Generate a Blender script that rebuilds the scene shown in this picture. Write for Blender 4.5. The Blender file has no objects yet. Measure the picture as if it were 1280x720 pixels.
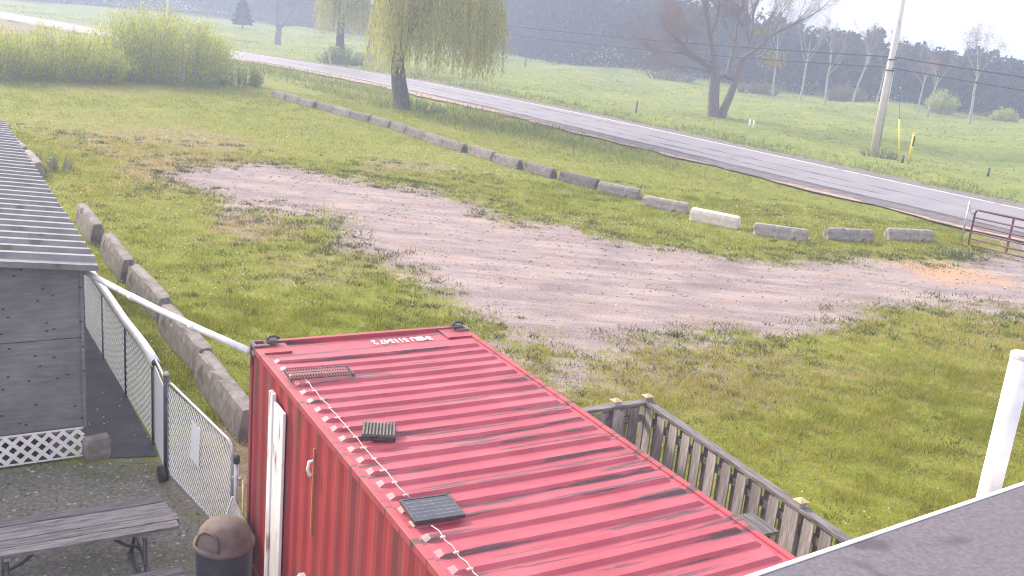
import bpy, bmesh, math, random
import numpy as np
from mathutils import Vector, Matrix

# ------------------------------------------------------------------ camera, sky, sun, exposure
scene = bpy.context.scene
COL = scene.collection
R = math.radians
rng = np.random.default_rng(7)
random.seed(7)

FPX, PITCH, ROLL, CAMZ = 1213.44, 0.267980526, 0.0959356948, 6.0     # focal length in pixels of a 1280 wide picture
_cp, _sp = math.cos(PITCH), math.sin(PITCH)
_fw = Vector((0, _cp, -_sp)); _rt = Vector((1, 0, 0)); _dn = Vector((0, -_sp, -_cp))
_cr, _sr = math.cos(ROLL), math.sin(ROLL)
C_R = _cr * _rt - _sr * _dn
C_D = _sr * _rt + _cr * _dn
C_F = _fw
cam_data = bpy.data.cameras.new('camera')
cam_data.sensor_width = 36.0
cam_data.lens = 36.0 * FPX / 1280.0
cam_data.clip_start = 0.05
cam_data.clip_end = 6000
cam = bpy.data.objects.new('camera', cam_data)
COL.objects.link(cam)
cam.matrix_world = Matrix((
    (C_R.x, -C_D.x, -C_F.x, 0), (C_R.y, -C_D.y, -C_F.y, 0), (C_R.z, -C_D.z, -C_F.z, CAMZ), (0, 0, 0, 1)))
scene.camera = cam

SUN_AZ = (-0.78, 0.63)          # horizontal direction towards the sun (far left of the view)
SUN_EL = R(30)
world = bpy.data.worlds.new('World')
scene.world = world
world.use_nodes = True
wn = world.node_tree.nodes; wl = world.node_tree.links
bg = wn.get('Background') or wn.new('ShaderNodeBackground')
sky = wn.new('ShaderNodeTexSky')
sky.sky_type = 'NISHITA'
sky.sun_disc = False
sky.sun_elevation = SUN_EL
sky.sun_rotation = math.atan2(SUN_AZ[0], SUN_AZ[1])
sky.air_density = 1.2
sky.dust_density = 7.0
sky.ozone_density = 1.5
veil = wn.new('ShaderNodeMix'); veil.data_type = 'RGBA'          # thin bright cloud sheet over the whole sky
veil.inputs[0].default_value = .60
veil.inputs[7].default_value = (5.9, 5.55, 5.75, 1)
wl.new(sky.outputs[0], veil.inputs[6])
wl.new(veil.outputs[2], bg.inputs['Color'])
bg.inputs['Strength'].default_value = 0.15

sun_data = bpy.data.lights.new('sun', 'SUN')
sun_data.energy = 2.1
sun_data.angle = R(7)
sun_data.color = (1.0, 0.90, 0.74)
sun = bpy.data.objects.new('sun', sun_data)
COL.objects.link(sun)
_sd = Vector((SUN_AZ[0], SUN_AZ[1], 0)).normalized() * math.cos(SUN_EL) + Vector((0, 0, math.sin(SUN_EL)))
sun.rotation_euler = _sd.to_track_quat('Z', 'Y').to_euler()
sun.location = _sd * 60

vs = scene.view_settings
vs.view_transform = 'Standard'
vs.look = 'None'
vs.exposure = 1.28
vs.gamma = 1.0
vs.use_curve_mapping = False
scene.render.engine = 'CYCLES'
scene.cycles.use_denoising = True
scene.cycles.filter_width = 1.1
scene.cycles.max_bounces = 8
scene.cycles.volume_bounces = 1
scene.cycles.transparent_max_bounces = 8

# ------------------------------------------------------------------ helpers
def at(x, y, z=0.0):
    """the point of the level plane z that stands at picture position x, y (survey of the yard)"""
    d = (x - 640) * C_R + (y - 360) * C_D + FPX * C_F
    t = (z - CAMZ) / d.z
    return Vector((d.x * t, d.y * t, z))

def at_depth(x, y, depth):
    d = (x - 640) * C_R + (y - 360) * C_D + FPX * C_F
    t = depth / math.hypot(d.x, d.y)
    return Vector((d.x * t, d.y * t, CAMZ + d.z * t))

def tag(o, label=None, cat=None, group=None, kind=None):
    if label: o['label'] = label
    if cat: o['category'] = cat
    if group: o['group'] = group
    if kind: o['kind'] = kind
    return o

def empty(name, loc=(0, 0, 0), rz=0.0):
    o = bpy.data.objects.new(name, None)
    o.empty_display_size = 0.2
    o.location = loc; o.rotation_euler = (0, 0, rz)
    COL.objects.link(o)
    return o

def link(name, me, parent=None):
    o = bpy.data.objects.new(name, me)
    COL.objects.link(o)
    if parent is not None: o.parent = parent
    return o

def copy_tree(o, parent=None):
    c = o.copy(); COL.objects.link(c); c.parent = parent
    for ch in list(o.children): copy_tree(ch, c)
    return c

def np_mesh(name, verts, quads=None, tris=None, mat=None, attrs=None, smooth=False):
    me = bpy.data.meshes.new(name)
    verts = np.asarray(verts, np.float32)
    me.vertices.add(len(verts))
    me.vertices.foreach_set('co', verts.ravel())
    loops = []; starts = []; n = 0
    if quads is not None and len(quads):
        q = np.asarray(quads, np.int32); loops.append(q.ravel())
        starts.append(np.arange(len(q)) * 4); n = len(q) * 4
    if tris is not None and len(tris):
        t = np.asarray(tris, np.int32); loops.append(t.ravel())
        starts.append(n + np.arange(len(t)) * 3)
    loops = np.concatenate(loops).astype(np.int32); starts = np.concatenate(starts).astype(np.int32)
    me.loops.add(len(loops)); me.loops.foreach_set('vertex_index', loops)
    me.polygons.add(len(starts)); me.polygons.foreach_set('loop_start', starts)
    if smooth: me.polygons.foreach_set('use_smooth', np.ones(len(starts), bool))
    me.update(calc_edges=True)
    for k, v in (attrs or {}).items():
        a = me.attributes.new(k, 'FLOAT', 'POINT')
        a.data.foreach_set('value', np.asarray(v, np.float32))
    if mat: me.materials.append(mat)
    return me

class MB:
    """collects boxes, bars and tubes; build() links them as one mesh object"""
    def __init__(s): s.v = []; s.f = []
    def add(s, vs_, fs_):
        b = len(s.v); s.v += [tuple(p) for p in vs_]; s.f += [tuple(b + i for i in f) for f in fs_]; return s
    def box(s, x0, x1, y0, y1, z0, z1):
        return s.add([(x0,y0,z0),(x1,y0,z0),(x1,y1,z0),(x0,y1,z0),(x0,y0,z1),(x1,y0,z1),(x1,y1,z1),(x0,y1,z1)],
                     [(3,2,1,0),(4,5,6,7),(0,1,5,4),(1,2,6,5),(2,3,7,6),(3,0,4,7)])
    def bar(s, p0, p1, w, h, up=(0, 0, 1)):
        p0 = Vector(p0); p1 = Vector(p1); d = (p1 - p0).normalized(); up = Vector(up)
        a = d.cross(up)
        if a.length < 1e-4: a = d.cross(Vector((1, 0, 0)))
        a.normalize(); b = a.cross(d).normalized()
        a = a * w / 2; b = b * h / 2
        return s.add([p0-a-b, p0+a-b, p0+a+b, p0-a+b, p1-a-b, p1+a-b, p1+a+b, p1-a+b],
                     [(0,1,2,3),(7,6,5,4),(4,5,1,0),(5,6,2,1),(6,7,3,2),(7,4,0,3)])
    def tube(s, pts, r, n=8, r1=None, cap=True):
        pts = [Vector(p) for p in pts]; m = len(pts); b = len(s.v)
        prev = None
        for i, p in enumerate(pts):
            d = (pts[min(i+1, m-1)] - pts[max(i-1, 0)]).normalized()
            if prev is None:
                a = d.cross(Vector((0, 0, 1)))
                if a.length < 1e-3: a = d.cross(Vector((1, 0, 0)))
            else:
                a = prev - d * prev.dot(d)
            a.normalize(); prev = a; c = d.cross(a)
            rr = r if r1 is None else r + (r1 - r) * i / (m - 1)
            for k in range(n):
                t = 2 * math.pi * k / n
                s.v.append(tuple(p + (a * math.cos(t) + c * math.sin(t)) * rr))
        for i in range(m - 1):
            for k in range(n):
                k2 = (k + 1) % n
                s.f.append((b+i*n+k, b+i*n+k2, b+(i+1)*n+k2, b+(i+1)*n+k))
        if cap:
            s.f.append(tuple(b + k for k in reversed(range(n))))
            s.f.append(tuple(b + (m-1)*n + k for k in range(n)))
        return s
    def lathe(s, prof, n=24, c=(0, 0, 0)):
        b = len(s.v); m = len(prof)
        for (r, z) in prof:
            for k in range(n):
                t = 2 * math.pi * k / n
                s.v.append((c[0] + r * math.cos(t), c[1] + r * math.sin(t), c[2] + z))
        for i in range(m - 1):
            for k in range(n):
                k2 = (k + 1) % n
                s.f.append((b+i*n+k, b+i*n+k2, b+(i+1)*n+k2, b+(i+1)*n+k))
        s.f.append(tuple(b + k for k in reversed(range(n))))
        s.f.append(tuple(b + (m-1)*n + k for k in range(n)))
        return s
    def mesh(s, name, mat, smooth=False):
        me = bpy.data.meshes.new(name)
        me.from_pydata(s.v, [], s.f)
        if smooth:
            for p in me.polygons: p.use_smooth = True
        me.materials.append(mat)
        return me
    def build(s, name, mat, parent=None, smooth=False, bevel=0.0):
        o = link(name, s.mesh(name, mat, smooth), parent)
        if bevel:
            m = o.modifiers.new('bevel', 'BEVEL'); m.width = bevel; m.segments = 2; m.limit_method = 'ANGLE'
        return o

# value noise
_perm = rng.random((256, 256))
def vnoise(x, y, scale=1.0, octaves=3):
    x = np.asarray(x, float) / scale; y = np.asarray(y, float) / scale
    out = 0; amp = 1; tot = 0
    for o in range(octaves):
        xi = np.floor(x).astype(int); yi = np.floor(y).astype(int)
        fx = x - xi; fy = y - yi
        fx = fx*fx*(3-2*fx); fy = fy*fy*(3-2*fy)
        a = _perm[xi & 255, yi & 255]; b = _perm[(xi+1) & 255, yi & 255]
        c = _perm[xi & 255, (yi+1) & 255]; d = _perm[(xi+1) & 255, (yi+1) & 255]
        out = out + amp * ((a*(1-fx)+b*fx)*(1-fy) + (c*(1-fx)+d*fx)*fy)
        tot += amp; amp *= .5; x = x*2.03 + 17.3; y = y*2.03 + 5.1
    return out / tot

def smooth01(v, a, b):
    t = np.clip((v - a) / (b - a), 0, 1); return t*t*(3-2*t)

def poly_sd(x, y, poly):
    """signed distance to a closed polygon, positive inside"""
    x = np.asarray(x, float); y = np.asarray(y, float)
    d = np.full(x.shape, 1e9); ins = np.zeros(x.shape, bool)
    n = len(poly)
    for i in range(n):
        ax, ay = poly[i]; bx, by = poly[(i+1) % n]
        ex, ey = bx-ax, by-ay
        t = np.clip(((x-ax)*ex + (y-ay)*ey) / (ex*ex+ey*ey), 0, 1)
        d = np.minimum(d, np.hypot(x-ax-t*ex, y-ay-t*ey))
        c = ((ay > y) != (by > y))
        xi = (bx-ax) * (y-ay) / (by-ay if by != ay else 1e-9) + ax
        ins ^= c & (x < xi)
    return np.where(ins, d, -d)

def line_dist(x, y, pts):
    x = np.asarray(x, float); y = np.asarray(y, float)
    d = np.full(x.shape, 1e9)
    for (ax, ay), (bx, by) in zip(pts[:-1], pts[1:]):
        ex, ey = bx-ax, by-ay
        t = np.clip(((x-ax)*ex + (y-ay)*ey) / (ex*ex+ey*ey), 0, 1)
        d = np.minimum(d, np.hypot(x-ax-t*ex, y-ay-t*ey))
    return d

# ------------------------------------------------------------------ materials
def nodes_of(name):
    m = bpy.data.materials.new(name); m.use_nodes = True
    nt = m.node_tree
    return m, nt.nodes, nt.links, nt.nodes['Principled BSDF']

def ramp(N, stops, interp='LINEAR'):
    r = N.new('ShaderNodeValToRGB'); r.color_ramp.interpolation = interp
    el = r.color_ramp.elements
    while len(el) < len(stops): el.new(0.5)
    for e, (p, c) in zip(el, stops):
        e.position = p; e.color = (*c, 1) if len(c) == 3 else c
    return r

def mix(N, L, fac, a, b, mode='MIX'):
    m = N.new('ShaderNodeMix'); m.data_type = 'RGBA'; m.blend_type = mode
    for sock, val in ((m.inputs[0], fac), (m.inputs[6], a), (m.inputs[7], b)):
        if hasattr(val, 'is_linked') or hasattr(val, 'links'): L.new(val, sock)
        else: sock.default_value = val if not isinstance(val, tuple) else ((*val, 1) if len(val) == 3 else val)
    return m.outputs[2]

def noise(N, L, scale, detail=4, rough=.55, vec=None, stretch=None):
    n = N.new('ShaderNodeTexNoise'); n.inputs['Scale'].default_value = scale
    n.inputs['Detail'].default_value = detail; n.inputs['Roughness'].default_value = rough
    if vec is None:
        tc = N.new('ShaderNodeTexCoord'); vec = tc.outputs['Object']
    if stretch:
        mp = N.new('ShaderNodeMapping'); mp.inputs['Scale'].default_value = stretch
        L.new(vec, mp.inputs['Vector']); vec = mp.outputs[0]
    L.new(vec, n.inputs['Vector'])
    return n.outputs['Fac']

def bump(N, L, b, h, strength=.3, dist=.02):
    bp = N.new('ShaderNodeBump'); bp.inputs['Strength'].default_value = strength
    bp.inputs['Distance'].default_value = dist
    L.new(h, bp.inputs['Height']); L.new(bp.outputs[0], b.inputs['Normal'])

def pm(name, c1, c2, scale=6, rough=.7, bmp=.2, dist=.01, metallic=0, stretch=None, spots=None, lo=.35, hi=.65, vary=0):
    """two-tone procedural material with relief; spots = (colour, scale, threshold) adds marks"""
    m, N, L, b = nodes_of(name)
    f = noise(N, L, scale, 6, .6, stretch=stretch)
    r = ramp(N, [(lo, c1), (hi, c2)]); L.new(f, r.inputs[0]); col = r.outputs[0]
    if spots:
        for (sc, ss, th) in (spots if isinstance(spots, list) else [spots]):
            f2 = noise(N, L, ss, 3, .5, stretch=stretch)
            r2 = ramp(N, [(th, (0, 0, 0)), (min(1, th + .08), (1, 1, 1))]); L.new(f2, r2.inputs[0])
            col = mix(N, L, r2.outputs[0], col, sc)
    if vary:
        oi = N.new('ShaderNodeObjectInfo'); rv = ramp(N, [(0, (1-vary,)*3), (1, (1+vary,)*3)]); L.new(oi.outputs['Random'], rv.inputs[0])
        col = mix(N, L, 1.0, col, rv.outputs[0], 'MULTIPLY')
    L.new(col, b.inputs['Base Color'])
    b.inputs['Roughness'].default_value = rough
    b.inputs['Metallic'].default_value = metallic
    if bmp: bump(N, L, b, f, bmp, dist)
    return m

def leaf_mat(name, stops, attr='tint', transl=.45, rough=.6):
    m = bpy.data.materials.new(name); m.use_nodes = True
    N = m.node_tree.nodes; L = m.node_tree.links; N.clear()
    out = N.new('ShaderNodeOutputMaterial')
    a = N.new('ShaderNodeAttribute'); a.attribute_name = attr
    r = ramp(N, stops); L.new(a.outputs['Fac'], r.inputs[0])
    d = N.new('ShaderNodeBsdfDiffuse'); t = N.new('ShaderNodeBsdfTranslucent')
    L.new(r.outputs[0], d.inputs[0]); L.new(r.outputs[0], t.inputs[0])
    mx = N.new('ShaderNodeMixShader'); mx.inputs[0].default_value = transl
    L.new(d.outputs[0], mx.inputs[1]); L.new(t.outputs[0], mx.inputs[2]); L.new(mx.outputs[0], out.inputs[0])
    return m

M = {}
M['concrete'] = pm('concrete', (0.198,0.176,0.167), (0.356,0.319,0.294), 5, .9, .5, .015, spots=[((0.099,0.095,0.081), 3.2, .62), ((0.416,0.381,0.335), 9, .66)], vary=.22)
M['concrete_dark'] = pm('mossy_dark_concrete', (.115,.103,.102), (.235,.208,.20), 5, .9, .5, .015, spots=[((.075,.075,.055), 2.6, .58), ((.32,.30,.28), 9, .68)], vary=.22)
M['concrete_pale'] = pm('concrete_pale', (.50,.43,.39), (.68,.60,.55), 5, .9, .5, .015, spots=[((.16,.14,.13), 4.5, .66)])
M['galv'] = pm('galvanised_steel', (.36,.37,.40), (.55,.56,.60), 12, .45, .1, .003, metallic=.6)
M['mesh_wire'] = pm('mesh_wire', (.62,.64,.62), (.78,.79,.77), 20, .6, 0)
M['dark_steel'] = pm('dark_steel', (.05,.05,.06), (.09,.09,.10), 12, .5, .1, .003, metallic=.4)
M['black_rubber'] = pm('black_rubber', (.018,.018,.022), (.035,.035,.04), 9, .6, .2)
M['pvc'] = pm('white_plastic_pipe', (.66,.65,.68), (.82,.81,.83), 5, .45, .08, spots=((.42,.40,.37), 6, .66))
M['white_paint'] = pm('white_paint', (.74,.73,.74), (.82,.81,.82), 6, .55, .1)
M['peel'] = pm('peeling_white_paint', (.70,.66,.68), (.82,.80,.80), 9, .7, .5, .01, stretch=(1, 1, .25), spots=[((.35,.16,.15), 7, .62), ((.30,.30,.33), 11, .64)])
def plywood_material():
    m, N, L, b = nodes_of('weathered_plywood')
    f = noise(N, L, 3, 6, .65, stretch=(1, 1, 7)); rr_ = ramp(N, [(.3, (.135,.135,.150)), (.7, (.225,.222,.238))]); L.new(f, rr_.inputs[0])
    f2 = noise(N, L, 1.2, 5, .6); r2_ = ramp(N, [(.35, (.78,.78,.80)), (.65, (1.15,1.13,1.12))]); L.new(f2, r2_.inputs[0])
    c = mix(N, L, 1.0, rr_.outputs[0], r2_.outputs[0], 'MULTIPLY')
    tc = N.new('ShaderNodeTexCoord')
    for sc_, th in ((2.9, .055),):
        v_ = N.new('ShaderNodeTexVoronoi'); v_.voronoi_dimensions = '2D'; v_.inputs['Scale'].default_value = sc_
        sx = N.new('ShaderNodeSeparateXYZ'); cm = N.new('ShaderNodeCombineXYZ'); ml = N.new('ShaderNodeMath'); ml.operation = 'MULTIPLY'; ml.inputs[1].default_value = 1.5
        L.new(tc.outputs['Object'], sx.inputs[0]); L.new(sx.outputs[0], cm.inputs[0]); L.new(sx.outputs[2], ml.inputs[0]); L.new(ml.outputs[0], cm.inputs[1]); L.new(cm.outputs[0], v_.inputs['Vector'])
        k_ = ramp(N, [(th*.6, (1, 1, 1)), (th*1.3, (0, 0, 0))]); L.new(v_.outputs['Distance'], k_.inputs[0])
        c = mix(N, L, k_.outputs[0], c, (.035, .032, .036))
    L.new(c, b.inputs['Base Color']); b.inputs['Roughness'].default_value = .85
    bump(N, L, b, f, .35, .01)
    return m
M['plywood'] = plywood_material()
M['grey_wood'] = pm('weathered_grey_wood', (0.200,0.181,0.181), (0.400,0.375,0.369), 5, .85, .5, .01, stretch=(10.000,10.000,1.000), spots=((0.075,0.069,0.069), 8, .68), vary=.28)
M['grey_wood_long'] = pm('weathered_grey_plank', (0.076,0.072,0.078), (0.216,0.202,0.212), 6, .85, .6, .012, stretch=(0.648,6.480,6.480), spots=((0.036,0.035,0.040), 8, .65), vary=.25)
M['cap_wood'] = pm('newer_pine', (.42,.30,.17), (.56,.42,.26), 8, .8, .2)
M['pole_wood'] = pm('utility_pole_wood', (0.504,0.462,0.468), (0.720,0.672,0.672), 6, .9, .4, .01, stretch=(7.200,7.200,0.600))
M['bark_dark'] = pm('dark_bark', (0.102,0.086,0.091), (0.223,0.192,0.192), 4, .95, .6, .04, stretch=(6.075,6.075,1.215))
M['bark_grey'] = pm('grey_bark', (.16,.145,.15), (.28,.255,.26), 3, .95, .5, .04, stretch=(3, 3, .6))
M['bark_pale'] = pm('pale_birch_bark', (.24,.225,.22), (.42,.40,.385), 2.5, .9, .3, .02, stretch=(1, 1, 2), spots=((.07,.062,.06), 2.5, .58))
M['bark_willow'] = pm('willow_bark', (.07,.06,.055), (.15,.13,.115), 4, .95, .7, .05, stretch=(3, 3, .7))
M['yellow'] = pm('yellow_marker_plastic', (.62,.50,.03), (.75,.62,.05), 5, .5, .1)
M['wire_black'] = pm('black_cable', (.03,.03,.035), (.05,.05,.055), 5, .6, 0)
M['gate_red'] = pm('oxide_red_gate_paint', (.075,.018,.030), (.12,.030,.045), 14, .5, .1, spots=((.05,.03,.03), 9, .62))
M['metal_roof'] = pm('ribbed_roof_sheet', (.15,.15,.165), (.22,.22,.24), 4, .5, .1, .004, metallic=.1, spots=((.12,.105,.105), 3, .62))
M['solar'] = pm('solar_glass', (.022,.026,.045), (.04,.045,.07), 16, .18, 0)
M['can_brown'] = pm('brown_moulded_lid', (.10,.072,.068), (.15,.112,.105), 10, .8, .2)
M['can_dark'] = pm('dark_bin_body', (.035,.037,.055), (.055,.057,.08), 10, .6, .15)
M['paper'] = pm('white_notice_sheet', (.78,.78,.80), (.85,.85,.86), 6, .6, .05)
M['asphalt_roof'] = pm('mineral_felt_roof', (0.094,0.085,0.110), (0.144,0.131,0.163), 30, .85, .5, .006, spots=[((0.250,0.237,0.275), 14, .72), ((0.069,0.062,0.077), 2.2, .58)])
M['cable_pale'] = pm('dusty_pink_white_cable', (0.375,0.285,0.270), (0.510,0.435,0.420), 20, .6, .1)
M['rack'] = pm('tarnished_rack_wire', (.10,.09,.09), (.22,.17,.16), 14, .6, .1, metallic=.3)
M['felt_lap'] = pm('felt_lap_tar', (.04,.037,.045), (.07,.064,.078), 20, .8, .3)
M['bleached_pole'] = pm('bleached_pole_wood', (.58,.56,.57), (.74,.72,.72), 6, .9, .3, .01, stretch=(6, 6, .5))
M['rust'] = pm('rusty_steel', (.40,.15,.07), (.52,.22,.11), 9, .85, .3)

# container paint: faded red with dark vertical runs and rust
def container_paint(name, c1, c2, vertical):
    m, N, L, b = nodes_of(name)
    f = noise(N, L, 1.6, 5, .6)
    r = ramp(N, [(.3, c1), (.7, c2)]); L.new(f, r.inputs[0]); col = r.outputs[0]
    if vertical:
        s1 = noise(N, L, 5, 4, .6, stretch=(1, 1, .05))
        r1 = ramp(N, [(.50, (0, 0, 0)), (.68, (.75, .75, .75))]); L.new(s1, r1.inputs[0])
        col = mix(N, L, r1.outputs[0], col, (.14, .055, .055))
        s2 = noise(N, L, 9, 3, .5, stretch=(1, 1, .08))
        r2 = ramp(N, [(.60, (0, 0, 0)), (.67, (.8, .8, .8))]); L.new(s2, r2.inputs[0])
        col = mix(N, L, r2.outputs[0], col, (.10, .085, .06))
    else:
        s1 = noise(N, L, 2.0, 5, .65, stretch=(.28, 5.0, 1))
        r1 = ramp(N, [(.545, (0, 0, 0)), (.60, (.9, .9, .9))]); L.new(s1, r1.inputs[0])
        col = mix(N, L, r1.outputs[0], col, (.075, .05, .06))
        s2 = noise(N, L, 9, 5, .7)
        r2 = ramp(N, [(.56, (0, 0, 0)), (.72, (.6, .6, .6))]); L.new(s2, r2.inputs[0])
        col = mix(N, L, r2.outputs[0], col, (.30, .10, .085))
    s3 = noise(N, L, 40, 2, .5)
    r3 = ramp(N, [(.70, (0, 0, 0)), (.74, (.6, .6, .6))]); L.new(s3, r3.inputs[0])
    col = mix(N, L, r3.outputs[0], col, (.16, .06, .05))
    L.new(col, b.inputs['Base Color'])
    b.inputs['Roughness'].default_value = .55
    bump(N, L, b, f, .15, .01)
    return m
M['red_roof'] = container_paint('faded_red_roof_paint', (.33,.050,.085), (.44,.095,.135), False)
M['red_side'] = container_paint('red_side_paint', (.28,.024,.030), (.37,.040,.044), True)
M['red_rail'] = container_paint('red_rail_paint', (.31,.045,.065), (.40,.075,.095), False)

M['grass_blade'] = leaf_mat('grass_blades', [(0, (0.135,0.164,0.012)), (.35, (0.242,0.276,0.018)), (.6, (0.337,0.345,0.028)), (.8, (0.416,0.355,0.091)), (1, (0.494,0.392,0.201))], transl=.55)
M['tussock'] = leaf_mat('tussock_blades', [(0, (.050,.062,.012)), (.45, (.11,.125,.025)), (.8, (.21,.19,.07)), (1, (.33,.28,.16))], transl=.35)
M['rough_blade'] = leaf_mat('rough_grass_blades', [(0, (0.089,0.131,0.023)), (.5, (0.193,0.245,0.044)), (1, (0.362,0.326,0.108))], transl=.45)
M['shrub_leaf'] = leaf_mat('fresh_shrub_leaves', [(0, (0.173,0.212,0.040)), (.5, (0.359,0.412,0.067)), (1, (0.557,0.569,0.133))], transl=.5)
M['willow_leaf'] = leaf_mat('willow_leaves', [(0, (0.225,0.238,0.067)), (.5, (0.422,0.422,0.118)), (1, (0.634,0.581,0.212))], transl=.5)
M['wood_leaf'] = leaf_mat('woodland_leaves', [(0, (.012,.022,.022)), (.5, (.030,.048,.034)), (1, (.085,.11,.06))], transl=.3)
M['bud_leaf'] = leaf_mat('spring_buds', [(0, (.16,.10,.09)), (.5, (.24,.17,.13)), (1, (.34,.32,.12))], transl=.4)
M['conifer_leaf'] = leaf_mat('conifer_needles', [(0, (.014,.022,.018)), (1, (.035,.05,.035))], transl=.15)
M['brush_leaf'] = leaf_mat('dry_brush', [(0, (.09,.075,.06)), (.5, (.15,.13,.09)), (1, (.24,.22,.11))], transl=.35)
M['weed_leaf'] = leaf_mat('weed_leaves', [(0, (0.078,0.121,0.022)), (.6, (0.211,0.265,0.056)), (1, (0.530,0.508,0.376))], transl=.4)
M['seedhead'] = leaf_mat('dandelion_heads', [(0, (.55,.42,.06)), (.4, (.60,.56,.38)), (1, (.72,.71,.66))], transl=.3)
M['pebble'] = leaf_mat('loose_stones', [(0, (.10,.088,.085)), (.6, (.24,.21,.205)), (1, (.46,.42,.41))], transl=0)

# ------------------------------------------------------------------ the lie of the land
road_far_px  = [(-60, 4), (0, 14), (100, 32), (285, 63), (400, 80), (480, 93), (610, 118), (700, 135), (800, 157), (1000, 199), (1280, 259), (1420, 288)]
road_near_px = [(-60, 11), (0, 22.5), (100, 39.5), (285, 70.5), (400, 90), (480, 105), (610, 135), (700, 156), (800, 180), (1000, 230), (1210, 280), (1340, 312)]
def resample(pts, n):
    p = np.array([(q.x, q.y) for q in pts]); s = np.r_[0, np.cumsum(np.hypot(*np.diff(p, axis=0).T))]
    u = np.linspace(0, s[-1], n); q = np.c_[np.interp(u, s, p[:, 0]), np.interp(u, s, p[:, 1])]
    k = 5
    for _ in range(3):
        qq = q.copy()
        for i in range(1, n-1): qq[i] = (q[i-1] + q[i]*2 + q[i+1]) / 4
        q = qq
    return q
NR = 60
rf = resample([at(*p) for p in road_far_px], NR)
rn = resample([at(*p) for p in road_near_px], NR)
road_mid = (rf + rn) / 2
def extend(c):
    a = c[0] + (c[0]-c[3]) / np.linalg.norm(c[0]-c[3]) * 900
    b = c[-1] + (c[-1]-c[-4]) / np.linalg.norm(c[-1]-c[-4]) * 120
    return np.vstack([a, c, b])
cl = extend(road_mid)                                   # centre line
tn = np.gradient(cl, axis=0); tn /= np.linalg.norm(tn, axis=1)[:, None]
nrm = np.c_[-tn[:, 1], tn[:, 0]]
if np.mean(nrm[:, 1]) < 0: nrm = -nrm                   # points to the far side
RW = 3.3                                                # half width of the asphalt

def road_off(x, y):
    """signed distance from the road's centre line (+ = far side)"""
    x = np.asarray(x, float).ravel(); y = np.asarray(y, float).ravel()
    best = np.full(x.shape, 1e9); sgn = np.zeros(x.shape)
    for i in range(len(cl)-1):
        ax, ay = cl[i]; ex, ey = cl[i+1]-cl[i]
        t = np.clip(((x-ax)*ex + (y-ay)*ey) / (ex*ex+ey*ey), 0, 1)
        dx = x-ax-t*ex; dy = y-ay-t*ey; d = np.hypot(dx, dy)
        s = dx*nrm[i, 0] + dy*nrm[i, 1]
        m = d < best; best[m] = d[m]; sgn[m] = np.sign(s[m])
    return best * np.where(sgn == 0, 1, sgn)

gravel_poly = [(-10.57,31.5),(-9.25,35.52),(-6.4,34.61),(-3.04,32.95),(-0.2,29.85),(2.76,29.06),(5.91,27.52),(8.28,27.69),(11.0,28.78),(14.57,30.87),
    (17.3,33.2),(18.6,35.6),(21,34.2),(19.4,30.4),(17.0,26.5),(14.07,25.65),(11.44,24.07),(8.73,22.15),(6.45,20.69),(4.99,19.68),(3.77,18.39),(2.51,17.02),(1.01,16.6),(-0.51,17.6),
    (-1.78,19.31),(-2.69,22.32),(-4.36,25.11),(-5.78,27.72),(-8.07,27.54),(-10.11,29.41)]
yard_poly = [(-4.75,11.55),(-3.3,10.35),(-2.6,9.4),(-2.3,8.9),(1.2,3.4),(4,2),(4,-8),(-14,-8),(-14,8.3),(-6.0,11.2)]   # stony ground by the picnic table

def masks(x, y):
    n1 = vnoise(x, y, 3.2, 4) - .5; n2 = vnoise(x+40, y-9, .9, 3) - .5
    g = smooth01(poly_sd(x, y, gravel_poly) + n1*4.0 + n2*1.6 - .1 - .7*(1-smooth01(y, 16.5, 20.5)), -2.2, 1.3)
    bare = 0
    for (bx, by, br, amt) in ((-4.2,22.0,2.6,.45),(-7.2,25.3,2.0,.75),(-14.8,39.3,4.5,.55),(-18.7,43.9,4.5,.35),(1.8,17.4,2.6,.18),(6.0,19.0,2.4,.12),(-3.2,11.2,1.0,.7),(-10.5,34,3.5,.55),(10.3,21.4,2.0,.35),(-3,36,4,.3),(-24,58,4,.4)):
        d = np.hypot(x-bx, (y-by)*.8)
        bare = np.maximum(bare, amt * smooth01(br + n1*3.2 + n2*2.0 - d, -.6, 1.4))
    dry = np.clip(bare + .28*smooth01(vnoise(x-5, y+77, 5, 4), .52, .75), 0, 1)
    dry = np.clip(dry + .14*(1-smooth01(y, 16, 27))*smooth01(x, -3, 1)*smooth01(vnoise(x+11, y+4, 1.1, 4), .35, .6), 0, 1)
    yard = smooth01(poly_sd(x, y, yard_poly) + n2*.5, -.2, .2)
    return g, dry, yard

def ground_z(x, y):
    off = road_off(x, y).reshape(np.shape(x))
    und = (vnoise(x, y, 15, 3) - .5) * 2.0 + (vnoise(x+90, y, 6, 2) - .5) * .8
    z = und * smooth01(off, 8, 30)
    near = smooth01(-off, 5, 9)
    far_drop = smooth01(np.asarray(y, float), 30, 45)
    z = z + (vnoise(x-33, y+8, 7, 3) - .5) * .12 * near * far_drop
    z = z - .22 * np.exp(-((off + 6.6) / 1.4) ** 2) - .25 * np.exp(-((off - 6.8) / 1.5) ** 2)   # shallow ditches
    return z

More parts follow.
